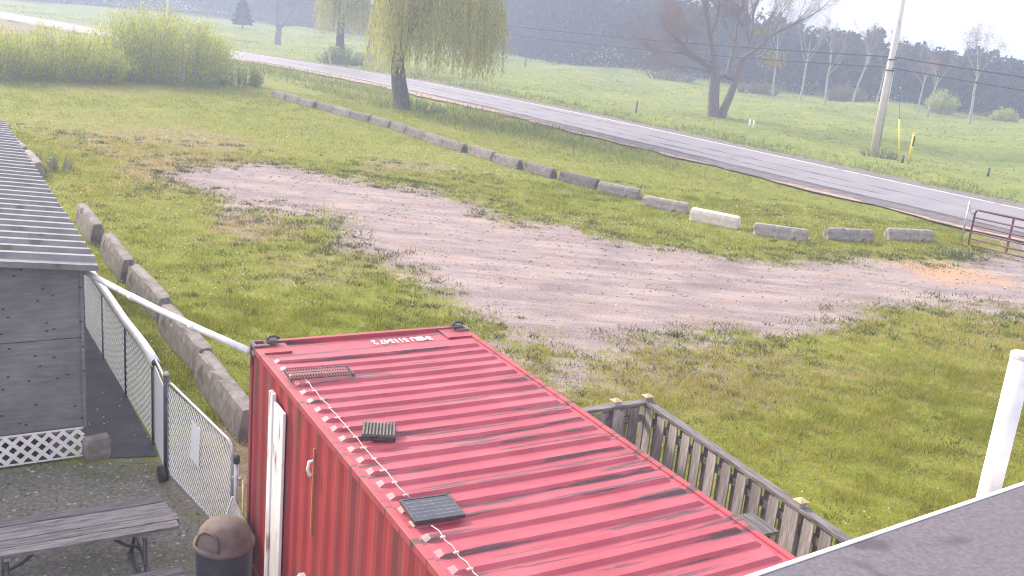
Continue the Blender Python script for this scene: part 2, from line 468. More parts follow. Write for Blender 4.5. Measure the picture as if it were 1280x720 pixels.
def axis(lo, hi, dense_lo, dense_hi, step, g=1.13):
    a = list(np.arange(dense_lo, dense_hi + 1e-6, step))
    s = step; v = a[-1]
    while v < hi: s *= g; v += s; a.append(min(v, hi))
    s = step; v = a[0]; pre = []
    while v > lo: s *= g; v -= s; pre.append(max(v, lo))
    return np.array(pre[::-1] + a)
gx = axis(-1400, 1400, -32, 34, .34); gy = axis(-160, 1500, 6, 72, .34)
GX, GY = np.meshgrid(gx, gy)
gxf, gyf = GX.ravel(), GY.ravel()
gz = ground_z(gxf, gyf)
g_, d_, y_ = masks(gxf, gyf)
off_ = road_off(gxf, gyf)
nx, ny = len(gx), len(gy)
ii = (np.arange(ny-1)[:, None]*nx + np.arange(nx-1)[None]).ravel()
quads = np.c_[ii, ii+1, ii+nx+1, ii+nx]

# plough-brown patch beyond the shrubs on the far left
pl = [at(-60, 20), at(0, 26), at(66, 36), at(60, 60), at(0, 62), at(-80, 50)]
plough = smooth01(poly_sd(gxf, gyf, [(p.x, p.y) for p in pl]) + (vnoise(gxf, gyf, 4)-.5)*4, -2, 2)

def ground_material():
    m, N, L, b = nodes_of('yard_ground')
    tc = N.new('ShaderNodeTexCoord'); P_ = tc.outputs['Object']
    def A(n):
        a = N.new('ShaderNodeAttribute'); a.attribute_name = n; return a.outputs['Fac']
    def SP(n, scale, amt, soft):
        # break the soft boundary of a mask into specks
        f = noise(N, L, scale, 6, .7, P_)
        m1 = N.new('ShaderNodeMath'); m1.operation = 'MULTIPLY_ADD'; L.new(f, m1.inputs[0]); m1.inputs[1].default_value = amt; m1.inputs[2].default_value = -.5*amt
        m2 = N.new('ShaderNodeMath'); m2.operation = 'ADD'; L.new(m1.outputs[0], m2.inputs[0]); L.new(A(n), m2.inputs[1])
        r_ = ramp(N, [(.5-soft, (0, 0, 0)), (.5+soft, (1, 1, 1))]); L.new(m2.outputs[0], r_.inputs[0]); return r_.outputs[0]
    # grass sward
    n1 = noise(N, L, .35, 6, .6, P_); n2 = noise(N, L, 2.6, 6, .65, P_); n3 = noise(N, L, 14, 5, .7, P_)
    r1 = ramp(N, [(.30, (0.152,0.189,0.022)), (.5, (0.207,0.244,0.026)), (.7, (0.264,0.268,0.042))]); L.new(n1, r1.inputs[0])
    r2 = ramp(N, [(.35, (0.098,0.113,0.021)), (.55, (0.200,0.221,0.031)), (.72, (0.323,0.279,0.118))]); L.new(n2, r2.inputs[0])
    c = mix(N, L, .5, r1.outputs[0], r2.outputs[0])
    r3 = ramp(N, [(.35, (.55,.55,.55)), (.65, (1.3,1.3,1.3))]); L.new(n3, r3.inputs[0])
    c = mix(N, L, .75, c, r3.outputs[0], 'MULTIPLY')
    # far pasture
    f1 = ramp(N, [(.3, (0.144,0.192,0.040)), (.55, (0.205,0.248,0.048)), (.75, (0.298,0.281,0.071))])
    fn = noise(N, L, .12, 7, .62, P_, stretch=(1, 1, 1)); L.new(fn, f1.inputs[0])
    f2 = ramp(N, [(.4, (.6,.6,.6)), (.62, (1.15,1.15,1.15))]); L.new(noise(N, L, 1.1, 6, .7, P_), f2.inputs[0])
    fc = mix(N, L, .6, f1.outputs[0], f2.outputs[0], 'MULTIPLY')
    c = mix(N, L, A('field'), c, fc)
    # dry, thin turf
    dn = ramp(N, [(.35, (.15,.115,.065)), (.6, (.27,.215,.155))]); L.new(n2, dn.inputs[0])
    c = mix(N, L, SP('dry', 5.5, 2.0, .14), c, dn.outputs[0])
    # gravel
    gn = noise(N, L, 24, 6, .75, P_)
    gr = ramp(N, [(.30, (0.162,0.134,0.130)), (.5, (0.312,0.264,0.259)), (.7, (0.474,0.415,0.404))]); L.new(gn, gr.inputs[0])
    gl = noise(N, L, .55, 5, .6, P_)
    gr2 = ramp(N, [(.35, (.80,.78,.80)), (.5, (1.0,.98,1.0)), (.68, (1.08,.98,.92))]); L.new(gl, gr2.inputs[0])
    gc = mix(N, L, 1.0, gr.outputs[0], gr2.outputs[0], 'MULTIPLY')
    gs = noise(N, L, .9, 5, .65, P_, stretch=(.35, 1.6, 1)); gs2 = ramp(N, [(.40, (.78,.76,.78)), (.6, (1.12,1.12,1.1))]); L.new(gs, gs2.inputs[0])
    gc = mix(N, L, 1.0, gc, gs2.outputs[0], 'MULTIPLY')
    on = A('ochre'); gc = mix(N, L, on, gc, (.46, .29, .17))
    c = mix(N, L, SP('gravel', 3.6, 2.3, .16), c, gc)
    # stony yard
    yn = ramp(N, [(.3, (.105,.100,.088)), (.5, (.20,.19,.17)), (.72, (.36,.35,.33))]); L.new(noise(N, L, 18, 6, .75, P_), yn.inputs[0])
    ym = ramp(N, [(.45, (1, 1, 1)), (.7, (.62,.72,.50))]); L.new(noise(N, L, 1.3, 5, .6, P_), ym.inputs[0])
    yc = mix(N, L, 1.0, yn.outputs[0], ym.outputs[0], 'MULTIPLY')
    c = mix(N, L, A('yard'), c, yc)
    c = mix(N, L, A('plough'), c, (.20, .155, .13))
    L.new(c, b.inputs['Base Color'])
    b.inputs['Roughness'].default_value = .95
    b.inputs['Specular IOR Level'].default_value = .15
    bump(N, L, b, n3, .6, .05)
    return m
M['ground'] = ground_material()
ochre = .8 * smooth01(1.6 + (vnoise(gxf, gyf, 1.2)-.5)*2 - np.hypot(gxf-12.9, (gyf-28.4)), -.6, 1.2)
ground = link('ground', np_mesh('ground', np.c_[gxf, gyf, gz], quads, mat=M['ground'], smooth=True,
    attrs=dict(gravel=g_, dry=np.clip(d_, 0, 1)*(off_ < 0), yard=y_, field=smooth01(off_, 3, 9), plough=plough, ochre=ochre)))
tag(ground, kind='structure')

# ------------------------------------------------------------------ road
def strip(name, o0, o1, z, mat, a=0, b=None, wob=0, seg=4):
    c = cl[a:b]; n = nrm[a:b]
    # refine along
    k = np.linspace(0, len(c)-1, (len(c)-1)*seg+1)
    c = np.c_[np.interp(k, range(len(c)), c[:, 0]), np.interp(k, range(len(c)), c[:, 1])]
    n = np.c_[np.interp(k, range(len(n)), n[:, 0]), np.interp(k, range(len(n)), n[:, 1])]
    m = len(c); w0 = o0 + wob*(vnoise(np.arange(m)*1.0, np.zeros(m), 3, 3)-.5); w1 = o1 + wob*(vnoise(np.arange(m)*1.0, np.ones(m)*9, 3, 3)-.5)
    p0 = c + n*w0[:, None] if wob else c + n*o0
    p1 = c + n*w1[:, None] if wob else c + n*o1
    v = np.r_[np.c_[p0, np.full(m, z)], np.c_[p1, np.full(m, z)]]
    i = np.arange(m-1)
    return link(name, np_mesh(name, v, np.c_[i, i+1, m+i+1, m+i], mat=mat))
def road_material():
    m, N, L, b = nodes_of('worn_asphalt')
    f = noise(N, L, .5, 6, .65); r = ramp(N, [(.35, (0.174,0.162,0.183)), (.65, (0.238,0.223,0.249))]); L.new(f, r.inputs[0])
    f2 = noise(N, L, 30, 3, .7); r2 = ramp(N, [(.4, (.85,.85,.85)), (.6, (1.1,1.1,1.1))]); L.new(f2, r2.inputs[0])
    c = mix(N, L, 1.0, r.outputs[0], r2.outputs[0], 'MULTIPLY')
    L.new(c, b.inputs['Base Color']); b.inputs['Roughness'].default_value = .5
    bump(N, L, b, f2, .3, .006)
    return m
M['road'] = road_material()
M['shoulder'] = pm('red_brown_shoulder', (.26,.175,.135), (.42,.31,.25), 3, .95, .5, .02, spots=[((.18,.165,.165), 1.2, .58)])
M['shoulder_grey'] = pm('grey_shoulder', (.11,.095,.092), (.20,.175,.165), 3, .95, .5, .02)
M['line'] = pm('worn_road_paint', (.62,.60,.62), (.80,.79,.80), 2, .7, .1, spots=((.30,.285,.31), 1.6, .60))
M['patch2'] = pm('worn_asphalt_apron', (.085,.075,.085), (.17,.15,.16), 2, .85, .3, .01, spots=((.30,.20,.15), 1.2, .60))
M['patch'] = pm('dark_tar_edge', (.05,.046,.052), (.10,.092,.10), 2, .85, .3, .01)
tag(strip('road', -RW, RW, .030, M['road']), kind='structure')
tag(strip('road_shoulder', -RW-1.7, -RW-.002, .018, M['shoulder'], wob=.9), kind='structure')
tag(strip('road_shoulder', RW+.002, RW+1.7, .018, M['shoulder_grey'], wob=.6), kind='structure')
tag(strip('road_line', RW-.34, RW-.16, .036, M['line']), kind='structure')
tag(strip('road_line', -RW+.16, -RW+.30, .036, M['line'], 0, 44), kind='structure')
tag(strip('tar_edge', -RW-.35, -RW+.10, .035, M['patch'], 33, None, wob=.5), kind='structure')
tag(strip('tar_edge', -RW-1.35, -RW+.02, .0325, M['patch2'], 47, None, wob=1.1, seg=6), kind='structure')
tag(strip('tar_edge', RW-.10, RW+.16, .035, M['patch'], 0, 40, wob=.25), kind='structure')

tag(strip('road_crack', -.06, .05, .034, M['patch'], 26, None, wob=.5, seg=6), kind='structure')
tag(strip('road_crack', 1.5, 1.57, .034, M['patch'], 38, 50, wob=.7, seg=6), kind='structure')
tag(strip('road_crack', -1.9, -1.82, .034, M['patch'], 44, 58, wob=.8, seg=6), kind='structure')

# ------------------------------------------------------------------ foliage builders
def leaf_quads(cen, size, aspect=.5, up=None, tint=None, seed=0):
    """rhombic leaves: centre array, length array -> verts, quads, tint"""
    g = np.random.default_rng(seed); n = len(cen)
    size = np.broadcast_to(np.asarray(size, float), (n,))
    u = g.normal(size=(n, 3)) if up is None else up + g.normal(size=(n, 3))*.25
    u /= np.linalg.norm(u, axis=1)[:, None]
    w = np.cross(u, g.normal(size=(n, 3))); w /= np.linalg.norm(w, axis=1)[:, None] + 1e-9
    u = u*size[:, None]*.5; w = w*size[:, None]*.5*aspect
    v = np.stack([cen-u, cen+w, cen+u, cen-w], 1).reshape(-1, 3)
    q = np.arange(n*4).reshape(-1, 4)
    t = g.random(n) if tint is None else tint
    return v, q, np.repeat(t, 4)

def blob_points(g, n, c, rad, shell=.55):
    d = g.normal(size=(n, 3)); d /= np.linalg.norm(d, axis=1)[:, None]
    r = (shell + (1-shell)*g.random(n)) ** .8
    return np.asarray(c) + d * r[:, None] * np.asarray(rad)

class Tree:
    """tapered trunk with limbs and twigs collected in one tube mesh; ends[] keeps the twig ends"""
    def __init__(s, seed): s.g = random.Random(seed); s.mb = MB(); s.ends = []; s.mids = []
    def branch(s, p, d, length, r, depth, spread=.6, up=.15, kids=3, sides=6, shrink=.68, segs=4, droop=0.0, jitter=.16):
        g = s.g; pts = [Vector(p)]; d = Vector(d).normalized()
        for i in range(segs):
            d = (d + Vector((g.gauss(0, jitter), g.gauss(0, jitter), g.gauss(0, jitter) + up*.3 - droop*.3))).normalized()
            pts.append(pts[-1] + d * length / segs)
        r1 = r * (.55 if depth else .25)
        s.mb.tube(pts, r, max(3, sides), r1, cap=False)
        s.mids += [(pts[-2], depth)]
        if depth == 0: s.ends.append((pts[-1], d)); return
        for k in range(kids):
            t = 1.0 if k == 0 else g.uniform(.35, .98)
            i = min(segs-1, int(t*segs)); q = pts[i].lerp(pts[i+1], t*segs-i) if t < 1 else pts[-1]
            a = Vector((g.gauss(0, 1), g.gauss(0, 1), g.gauss(0, .5)))
            a = (a - d*a.dot(d)).normalized()
            sp = spread * (.45 if k == 0 else g.uniform(.75, 1.3))
            nd = (d + a*sp + Vector((0, 0, up))).normalized()
            s.branch(q, nd, length*shrink*g.uniform(.75, 1.15), (r1 if k == 0 else r1*g.uniform(.5, .8)), depth-1, spread, up, kids, sides-1, shrink, segs, droop, jitter)

def tree_thing(name, label, loc, tree, bark, leaves=None, leafmat=None, group=None, cat='tree'):
    t = empty(name, loc)
    tag(t, label, cat, group)
    tree.mb.build('trunk', bark, t, smooth=True)
    if leaves is not None:
        v, q, ti = leaves
        link('crown', np_mesh('crown', v, q, mat=leafmat, attrs=dict(tint=ti)), t)
    return t

# ------------------------------------------------------------------ grass and other ground cover
def blades(name, x, y, h, w, tint, mat, label, lean=.5, cat='grass', zoff=-.01):
    n = len(x); z = ground_z(x, y) + zoff
    a = rng.random(n)*2*np.pi; l = rng.normal(size=(n, 2))*lean*h[:, None]
    bx = np.cos(a)*w*.5; by = np.sin(a)*w*.5
    v = np.empty((n, 3, 3))
    v[:, 0] = np.c_[x-bx, y-by, z]; v[:, 1] = np.c_[x+bx, y+by, z]
    v[:, 2] = np.c_[x+l[:, 0], y+l[:, 1], z+h]
    o = link(name, np_mesh(name, v.reshape(-1, 3), tris=np.arange(n*3).reshape(-1, 3), mat=mat, attrs=dict(tint=np.repeat(tint, 3))))
    return tag(o, label, cat, kind='stuff')

CA, SA = math.cos(R(30.7)), math.sin(R(30.7))
CORIG = Vector((-2.62, 9.38, 0))
def cont_local(x, y):
    dx, dy = x-CORIG.x, y-CORIG.y
    return dx*CA+dy*SA, -dx*SA+dy*CA

def scatter(n, y0, y1, gap=1.0):
    """points inside the wedge of ground in front of the camera"""
    yy = np.sqrt(rng.random(n)*(y1**2-y0**2)+y0**2); xx = (rng.random(n)*1.46-.73)*yy*.83
    return xx, yy
gx_, gy_ = [], []
for (n, a, b) in ((330000, 9.5, 19), (330000, 19, 38), (190000, 38, 66)):
    x, y = scatter(n, a, b); gx_.append(x); gy_.append(y)
x = np.concatenate(gx_); y = np.concatenate(gy_)
g, d, yd = masks(x, y)
off = road_off(x, y)
cx, cy = cont_local(x, y)
keep = rng.random(len(x)) < np.clip(1.02 - g*1.02, 0, 1)**1.3 * (1 - .72*d) * (1 - .97*yd)
keep &= (line_dist(x, y, [(-4.95, 11.6), (-10.5, 20)]) > .55) & (off < -RW-1.9) & ~((cx > -.05) & (cx < 2.5) & (cy < .05) & (cy > -6.2))
clump = vnoise(x+3, y, .5, 3)
keep &= rng.random(len(x)) < .45 + .6*smooth01(clump, .35, .62)
x, y, d, g = x[keep], y[keep], d[keep], g[keep]
dist = np.hypot(x, y)
big = vnoise(x, y, 6, 3); sm = vnoise(x-8, y+3, .8, 3)
olive = (1-smooth01(y, 17, 27))*smooth01(x, -3, 1)
tint = np.clip(.30 + .22*olive + (big-.5)*.35 + (sm-.5)*.25 + d*.5 + g*.25 + .05 - .10*olive + rng.normal(size=len(x))*.26, 0, 1)
h = (.03 + .05*rng.random(len(x))) * (.75 + .6*smooth01(clump[keep], .45, .75)) * (1 + dist/70)
w = .0045 + dist*.00052
blades('grass', x, y, h, w*(.7+.6*rng.random(len(x))), tint, M['grass_blade'], 'short patchy lawn grass around the gravel yard')

# dark tussocks breaking up the worn edges
nc = 9000
xc, yc_ = scatter(nc, 11, 40); g, d, yd = masks(xc, yc_); off = road_off(xc, yc_); cx, cy = cont_local(xc, yc_)
edge = np.exp(-((g-.35)/.35)**2)*.9*(g > .02) + .22*(d > .25) + .10 + .22*np.exp(-((xc-6.5)/4.5)**2-((yc_-15.5)/5.0)**2) + .45*np.exp(-((xc+5)/3.4)**2-((yc_-22.5)/4.0)**2)
k = (rng.random(nc) < edge) & (g < .93) & (yd < .1) & (off < -8) & ~((cx > -.3) & (cx < 2.7) & (cy < .3)) & (line_dist(xc, yc_, [(-4.95, 11.6), (-10.5, 20)]) > .8)
xc, yc_ = xc[k], yc_[k]; m_ = 26; rad = .06+.16*rng.random(len(xc))
x = np.repeat(xc, m_)+rng.normal(size=len(xc)*m_)*np.repeat(rad, m_); y = np.repeat(yc_, m_)+rng.normal(size=len(xc)*m_)*np.repeat(rad*.8, m_)
blades('grass_tussocks', x, y, np.repeat(.04+.08*rng.random(len(xc)), m_)*(.6+.6*rng.random(len(x))), .006+np.hypot(x, y)*.0006,
       np.clip(np.repeat(rng.normal(.30, .28, len(xc)), m_)+rng.normal(size=len(x))*.12, 0, 1), M['tussock'], 'scattered coarse grass tussocks around the worn gravel', .7)

# pale dead stalks standing in the lawn
nc = 1500
xc = np.r_[rng.normal(11.5, 2.6, nc), rng.normal(5.5, 2.5, 700), rng.normal(-13.5, 2.2, 700), rng.normal(-14.5, 4, 500)]
yc_ = np.r_[rng.normal(20.0, 2.2, nc), rng.normal(16.0, 2.2, 700), rng.normal(31.0, 3.0, 700), rng.normal(40, 3, 500)]
g, d, yd = masks(xc, yc_); cx, cy = cont_local(xc, yc_)
k = (g < .5) & (road_off(xc, yc_) < -8) & ~((cx > -.3) & (cx < 5.2) & (cy < .6)); xc, yc_ = xc[k], yc_[k]
m_ = 7; x = np.repeat(xc, m_)+rng.normal(size=len(xc)*m_)*.05; y = np.repeat(yc_, m_)+rng.normal(size=len(xc)*m_)*.05
blades('dead_stalks', x, y, .05+.11*rng.random(len(x)), .006+np.hypot(x, y)*.0005, np.clip(rng.normal(.9, .12, len(x)), 0, 1), M['grass_blade'], 'pale dead stalks standing in the worn lawn', .6)

# rough bank between the block row and the road, and verges
x, y = scatter(120000, 34, 100); off = road_off(x, y)
bank = ((off < -RW-1.6) & (off > -13) & (y > 44)) | ((off > RW+1.0) & (off < 9))
k = bank & (rng.random(len(x)) < .25 + .9*smooth01(vnoise(x, y, 2.2, 3), .42, .6))
x, y, off = x[k], y[k], off[k]
hh = (.12 + .30*rng.random(len(x))) * np.where(off > 0, .8, smooth01(y, 42, 56)*.9+.25)
blades('rough_grass', x, y, hh, .03 + np.hypot(x, y)*.0006, np.clip(rng.normal(.45, .25, len(x)), 0, 1), M['rough_blade'], 'rough taller grass along the road verges')

# pasture tussocks beyond the road
x, y = scatter(80000, 48, 190); off = road_off(x, y)
k = (off > 8) & (off < 80) & (rng.random(len(x)) < .15 + smooth01(vnoise(x, y, 5, 4), .5, .68))
x, y = x[k], y[k]
blades('pasture_grass', x, y, .05 + .11*rng.random(len(x)), .05 + np.hypot(x, y)*.0011, np.clip(rng.normal(.62, .2, len(x)), 0, 1), M['rough_blade'], 'tufted green pasture across the road')

# dandelion heads
x, y = scatter(15000, 10, 44); g, d, yd = masks(x, y); off = road_off(x, y); cx, cy = cont_local(x, y)
k = (rng.random(len(x)) < (1-g)*(1-yd)*.9*smooth01(vnoise(x+50, y, 4, 3), .45, .68)) & (off < -8) & ~((cx > -.1) & (cx < 2.6) & (cy < .1))
x, y = x[k], y[k]; n = len(x)
s = .012 + .00055*np.hypot(x, y)
v, q, t = leaf_quads(np.c_[x, y, ground_z(x, y)+.05+.05*rng.random(n)], s*1.4, 1.0, seed=3)
tag(link('dandelions', np_mesh('dandelions', v, q, mat=M['seedhead'], attrs=dict(tint=t))), 'pale dandelion heads dotted over the lawn', 'flowers', kind='stuff')

# loose stones on the gravel and in the yard
x1, y1 = scatter(60000, 11, 36); g, d, yd = masks(x1, y1); k = (g > .3) & (rng.random(len(x1)) < .30)
x2 = rng.uniform(-8, 0, 42000); y2 = rng.uniform(6, 12.5, 42000); g2, d2, yd2 = masks(x2, y2); k2 = (yd2 > .4) & (rng.random(len(x2)) < .28)
cx, cy = cont_local(x2, y2); k2 &= cx < -.02
x = np.r_[x1[k], x2[k2]]; y = np.r_[y1[k], y2[k2]]; n = len(x)
s = (.005 + .0006*np.hypot(x, y)) * (.5 + rng.random(n)**2*2.0)
base = np.array([(1,0,0),(-.9,.2,0),(0,1,0),(.1,-1,0),(0,0,.75),(0,0,-.3)])
fc = np.array([(0,2,4),(2,1,4),(1,3,4),(3,0,4)])
rot = rng.random(n)*6.28; c_, s_ = np.cos(rot), np.sin(rot)
bx = base[None, :, 0]*s[:, None]*(.7+.6*rng.random((n, 1))); by = base[None, :, 1]*s[:, None]*(.6+.5*rng.random((n, 1)))
v = np.stack([x[:, None]+bx*c_[:, None]-by*s_[:, None], y[:, None]+bx*s_[:, None]+by*c_[:, None], .002+ground_z(x, y)[:, None]+base[None, :, 2]*s[:, None]*(.5+.4*rng.random((n, 1)))], 2).reshape(-1, 3)
tr = (np.arange(n)[:, None, None]*6 + fc[None]).reshape(-1, 3)
tag(link('loose_stones', np_mesh('loose_stones', v, tris=tr, mat=M['pebble'], attrs=dict(tint=np.repeat(rng.random(n), 6)))), 'loose pale stones scattered over the gravel yard', 'stones', kind='stuff')

# ------------------------------------------------------------------ shipping container
CL, CW, CH = 6.058, 2.438, 2.591
cont = empty('shipping_container', CORIG, R(30.7))
tag(cont, 'faded red ribbed shipping container with white lettering on its roof', 'container')
# roof sheet: stamped ribs across, local x 0..CW, local y -CL..0
ZR = CH - .03
def roof_profile(yv):
    """rib height at distance yv from the far end"""
    if yv < .42 or yv > CL-.30: return 0
    t = ((yv - .42) % .209) / .209
    if t < .46: return 0
    if t < .56: return (t-.46)/.10
    if t < .88: return 1
    return (1-t)/.12
ys = [0.06, .42]
k = 0
while .42 + (k+1)*.209 < CL-.30:
    for t in (.46, .56, .88, 1.0): ys.append(.42 + .209*(k+t))
    k += 1
ys += [CL-.06]
xs = [.05, .095, .135, .6, 1.2, 1.8, CW-.135, CW-.095, CW-.05]
taper = [0, 0, 1, 1, 1, 1, 1, 0, 0]
v = []; rnd = random.Random(3)
for yv in ys:
    hgt = roof_profile(yv + 1e-6) if .42 < yv < CL-.30 else 0
    for xx, tp in zip(xs, taper):
        sag = -.012*math.sin(math.pi*xx/CW) + rnd.gauss(0, .0015)
        v.append((xx, -yv, ZR + hgt*tp*.027 + sag))
nxs = len(xs); f = [(i*nxs+j, (i+1)*nxs+j, (i+1)*nxs+j+1, i*nxs+j+1) for i in range(len(ys)-1) for j in range(nxs-1)]
MB().add(v, f).build('roof_sheet', M['red_roof'], cont)
# side and end walls (trapezoid corrugation)
def wall_sheet(x0, y0, dx, dy, length, nx_, ny_, z0, z1, pitch=.278, dep=.016):
    prof = []; s = 0
    while s < length - 1e-6:
        for t, o in ((0, 0), (.26, 0), (.50, 1), (.76, 1)):
            if s + t*pitch <= length: prof.append((s + t*pitch, o))
        s += pitch
    prof.append((length, 0)); mb = MB()
    v = []
    for (q, o) in prof:
        for z in (z0, z1): v.append((x0+dx*q-nx_*o*dep, y0+dy*q-ny_*o*dep, z))
    return mb.add(v, [(2*i, 2*i+2, 2*i+3, 2*i+1) for i in range(len(prof)-1)])
wall_sheet(.012, -.12, 0, -1, CL-.24, -1, 0, .16, CH-.07).build('side_wall', M['red_side'], cont)
wall_sheet(CW-.012, -.12, 0, -1, CL-.24, 1, 0, .16, CH-.07).build('side_wall', M['red_side'], cont)
wall_sheet(.12, -.012, 1, 0, CW-.24, 0, 1, .16, CH-.07).build('end_wall', M['red_side'], cont)
# doors at the near end
for s in (0, 1):
    dr = MB().box(.07+s*1.152, .07+s*1.152+1.146, -CL+.02, -CL+.06, .16, CH-.12).build('door', M['red_side'], cont, bevel=.006)
    MB().tube([(.35+s*1.6, -CL-.01, .2), (.35+s*1.6, -CL-.01, CH-.15)], .018, 8).build('lock_rod', M['galv'], dr)
# frame
def cbox(name, *a, m='red_rail', bv=.004): return MB().box(*a).build(name, M[m], cont, bevel=bv)
cbox('top_rail', 0, .055, -CL+.18, -.18, CH-.075, CH-.012)
cbox('top_rail', CW-.055, CW, -CL+.18, -.18, CH-.075, CH-.012)
cbox('top_rail', .18, CW-.18, -.06, 0, CH-.10, CH+.004)
cbox('top_rail', .18, CW-.18, -CL, -CL+.06, CH-.11, CH-.008)
for (a, b) in ((0, -.075), (CW-.12, -.075), (0, -CL), (CW-.12, -CL)):
    cbox('corner_post', a+.003, a+.117, b+.003, b+.072, .119, CH-.12)
cbox('bottom_rail', 0, .05, -CL+.18, -.18, .03, .158); cbox('bottom_rail', CW-.05, CW, -CL+.18, -.18, .03, .158)
cbox('bottom_rail', .17, CW-.17, -.06, 0, .03, .158); cbox('bottom_rail', .17, CW-.17, -CL, -CL+.06, .03, .158)
def casting(x0, y0, z0):
    bm = bmesh.new()
    bmesh.ops.create_cube(bm, size=1)
    for w in bm.verts: w.co = Vector((x0+.081+w.co.x*.162, y0+.089+w.co.y*.178, z0+.059+w.co.z*.118))
    me = bpy.data.meshes.new('corner_casting')
    for fidx in range(6):
        bm.faces.ensure_lookup_table()
    fs = list(bm.faces)
    for fa in fs:
        r_ = bmesh.ops.inset_region(bm, faces=[fa], thickness=.045, depth=0)
        bmesh.ops.inset_region(bm, faces=[fa], thickness=.004, depth=-.03)
    bm.to_mesh(me); bm.free()
    me.materials.append(M['casting'])
    o = link('corner_casting', me, cont)
M['casting'] = pm('grimy_casting', (.10,.075,.08), (.22,.14,.14), 9, .8, .3, .01)
for xx in (-.002, CW-.16):
    for yy in (-.176, -CL-.002):
        casting(xx, yy, CH-.110); casting(xx, yy, 0)
# corner plates
cbox('corner_plate', .05, .34, -.34, -.062, CH-.030, CH-.012, bv=.003)
cbox('corner_plate', CW-.34, CW-.05, -.34, -.062, CH-.030, CH-.012, bv=.003)
# white number on the roof (reads from the far side)
def text_part(name, s, size, mat, parent, loc, rot):
    cu = bpy.data.curves.new(name, 'FONT'); cu.body = s; cu.size = size; cu.align_x = 'CENTER'; cu.align_y = 'CENTER'; cu.offset = .004
    to = bpy.data.objects.new('tmp_text', cu)
    COL.objects.link(to)
    bpy.context.view_layer.update()
    me = bpy.data.meshes.new_from_object(to.evaluated_get(bpy.context.evaluated_depsgraph_get()))
    bpy.data.objects.remove(to)
    me.materials.clear(); me.materials.append(mat)
    o = link(name, me, parent); o.location = loc; o.rotation_euler = rot
    return o
nt = text_part('roof_number', 'IMBU 511547 2', .165, M['white_paint'], cont, (1.58, -.255, ZR+.004), (0, 0, math.pi))
nt.scale = (.66, 1.05, 1)
# white panel with peeling paint on the left side, a steel hook and its rust run
MB().box(-.042, -.004, -.98, -.86, .12, 2.40).build('white_jamb', M['peel'], cont, bevel=.006)
MB().box(-.030, -.002, -1.30, -.982, .14, 2.33).build('white_panel', M['peel'], cont, bevel=.006)
MB().tube([(.01, -2.09, 2.22), (-.035, -2.09, 2.215), (-.045, -2.09, 2.15), (-.03, -2.10, 2.09), (-.012, -2.10, 2.10)], .016, 8).build('hook', M['white_paint'], cont, smooth=True)
MB().box(-.004, .012, -2.106, -2.090, 1.52, 2.34).build('rust_run', M['rust'], cont)
# crate-like framed sign leaning low on the side
fr = empty('framed_board', cont.matrix_world @ Vector((0, 0, 0)))
bpy.context.view_layer.update()
CM = cont.matrix_world.copy()
def cw(x, y, z): return CM @ Vector((x, y, z))

fr.location = cw(-.20, -2.16, 0); fr.rotation_euler = (0, 0, R(30.7))
tag(fr, 'white edged board leaning on the red container wall at the bottom edge', 'board')
def leanq(z): return -.13 + .115*z/1.1      # local lean towards the wall
b_ = MB()
rot45 = R(38)
def dia(u, w):   # board frame coordinates -> local to fr (x out of wall, y along, z up)
    yy = u*math.cos(rot45)-w*math.sin(rot45); zz = .66 + u*math.sin(rot45)+w*math.cos(rot45)
    return (.02 + .12*zz/1.2, yy, zz)
hw = .40
c4 = [dia(-hw, -hw), dia(hw, -hw), dia(hw, hw), dia(-hw, hw)]
c4 = [(p[0], p[1], p[2]-.10) for p in c4]
pn = [Vector(p) for p in c4]; nv = (pn[1]-pn[0]).cross(pn[3]-pn[0]).normalized()*.012
MB().add([p-nv for p in pn]+[p+nv for p in pn], [(0,1,2,3),(7,6,5,4),(0,4,5,1),(1,5,6,2),(2,6,7,3),(3,7,4,0)]).build('face', M['plywood'], fr)
for i in range(4): MB().bar(pn[i], pn[(i+1) % 4], .05, .05, nv).build('edge_strip', M['white_paint'], fr)

# things on the container roof
ZT = CH + .004
sp = empty('solar_panel', cw(.29, -3.83, ZT), R(30.7)+R(-4)); tag(sp, 'small dark solar panel lying on the red container roof', 'solar panel')
MB().box(-.172, .172, -.145, .145, .012, .026).build('glass', M['solar'], sp)
for a in ((-.19, -.172, -.163, .163), (.172, .19, -.163, .163), (-.172, .172, -.163, -.145), (-.172, .172, .145, .163)):
    MB().box(*a, 0.0, .030).build('frame', M['dark_steel'], sp, bevel=.002)
for i in range(1, 6): MB().box(-.17, .17, -.145+i*.0485-.001, -.145+i*.0485+.001, .0262, .0270).build('cell_line', M['galv'], sp)
MB().tube([(.15, .15, .02), (.175, .18, .02), (.20, .19, .01)], .012, 6).build('cable_gland', M['dark_steel'], sp)

rk = empty('wire_rack', cw(.41, -2.51, ZT), R(30.7)+R(-24)); tag(rk, 'small slatted metal grate on the container roof near the cable', 'grate')
for i in range(10):
    xx = -.125+i*.0275
    MB().bar((xx, -.145, .055), (xx, .145, .055), .013, .016).build('bar', M['rack'], rk)
MB().box(-.14, .14, -.145, .145, .036, .040).build('tray', M['dark_steel'], rk)
for yy in (-.14, .14): MB().bar((-.14, yy, .024), (.14, yy, .024), .014, .022).build('cross_bar', M['dark_steel'], rk)
for (xx, yy) in ((-.13, -.14), (.13, -.14), (-.13, .14), (.13, .14)): MB().bar((xx, yy, 0), (xx, yy, .03), .014, .014).build('foot', M['dark_steel'], rk)

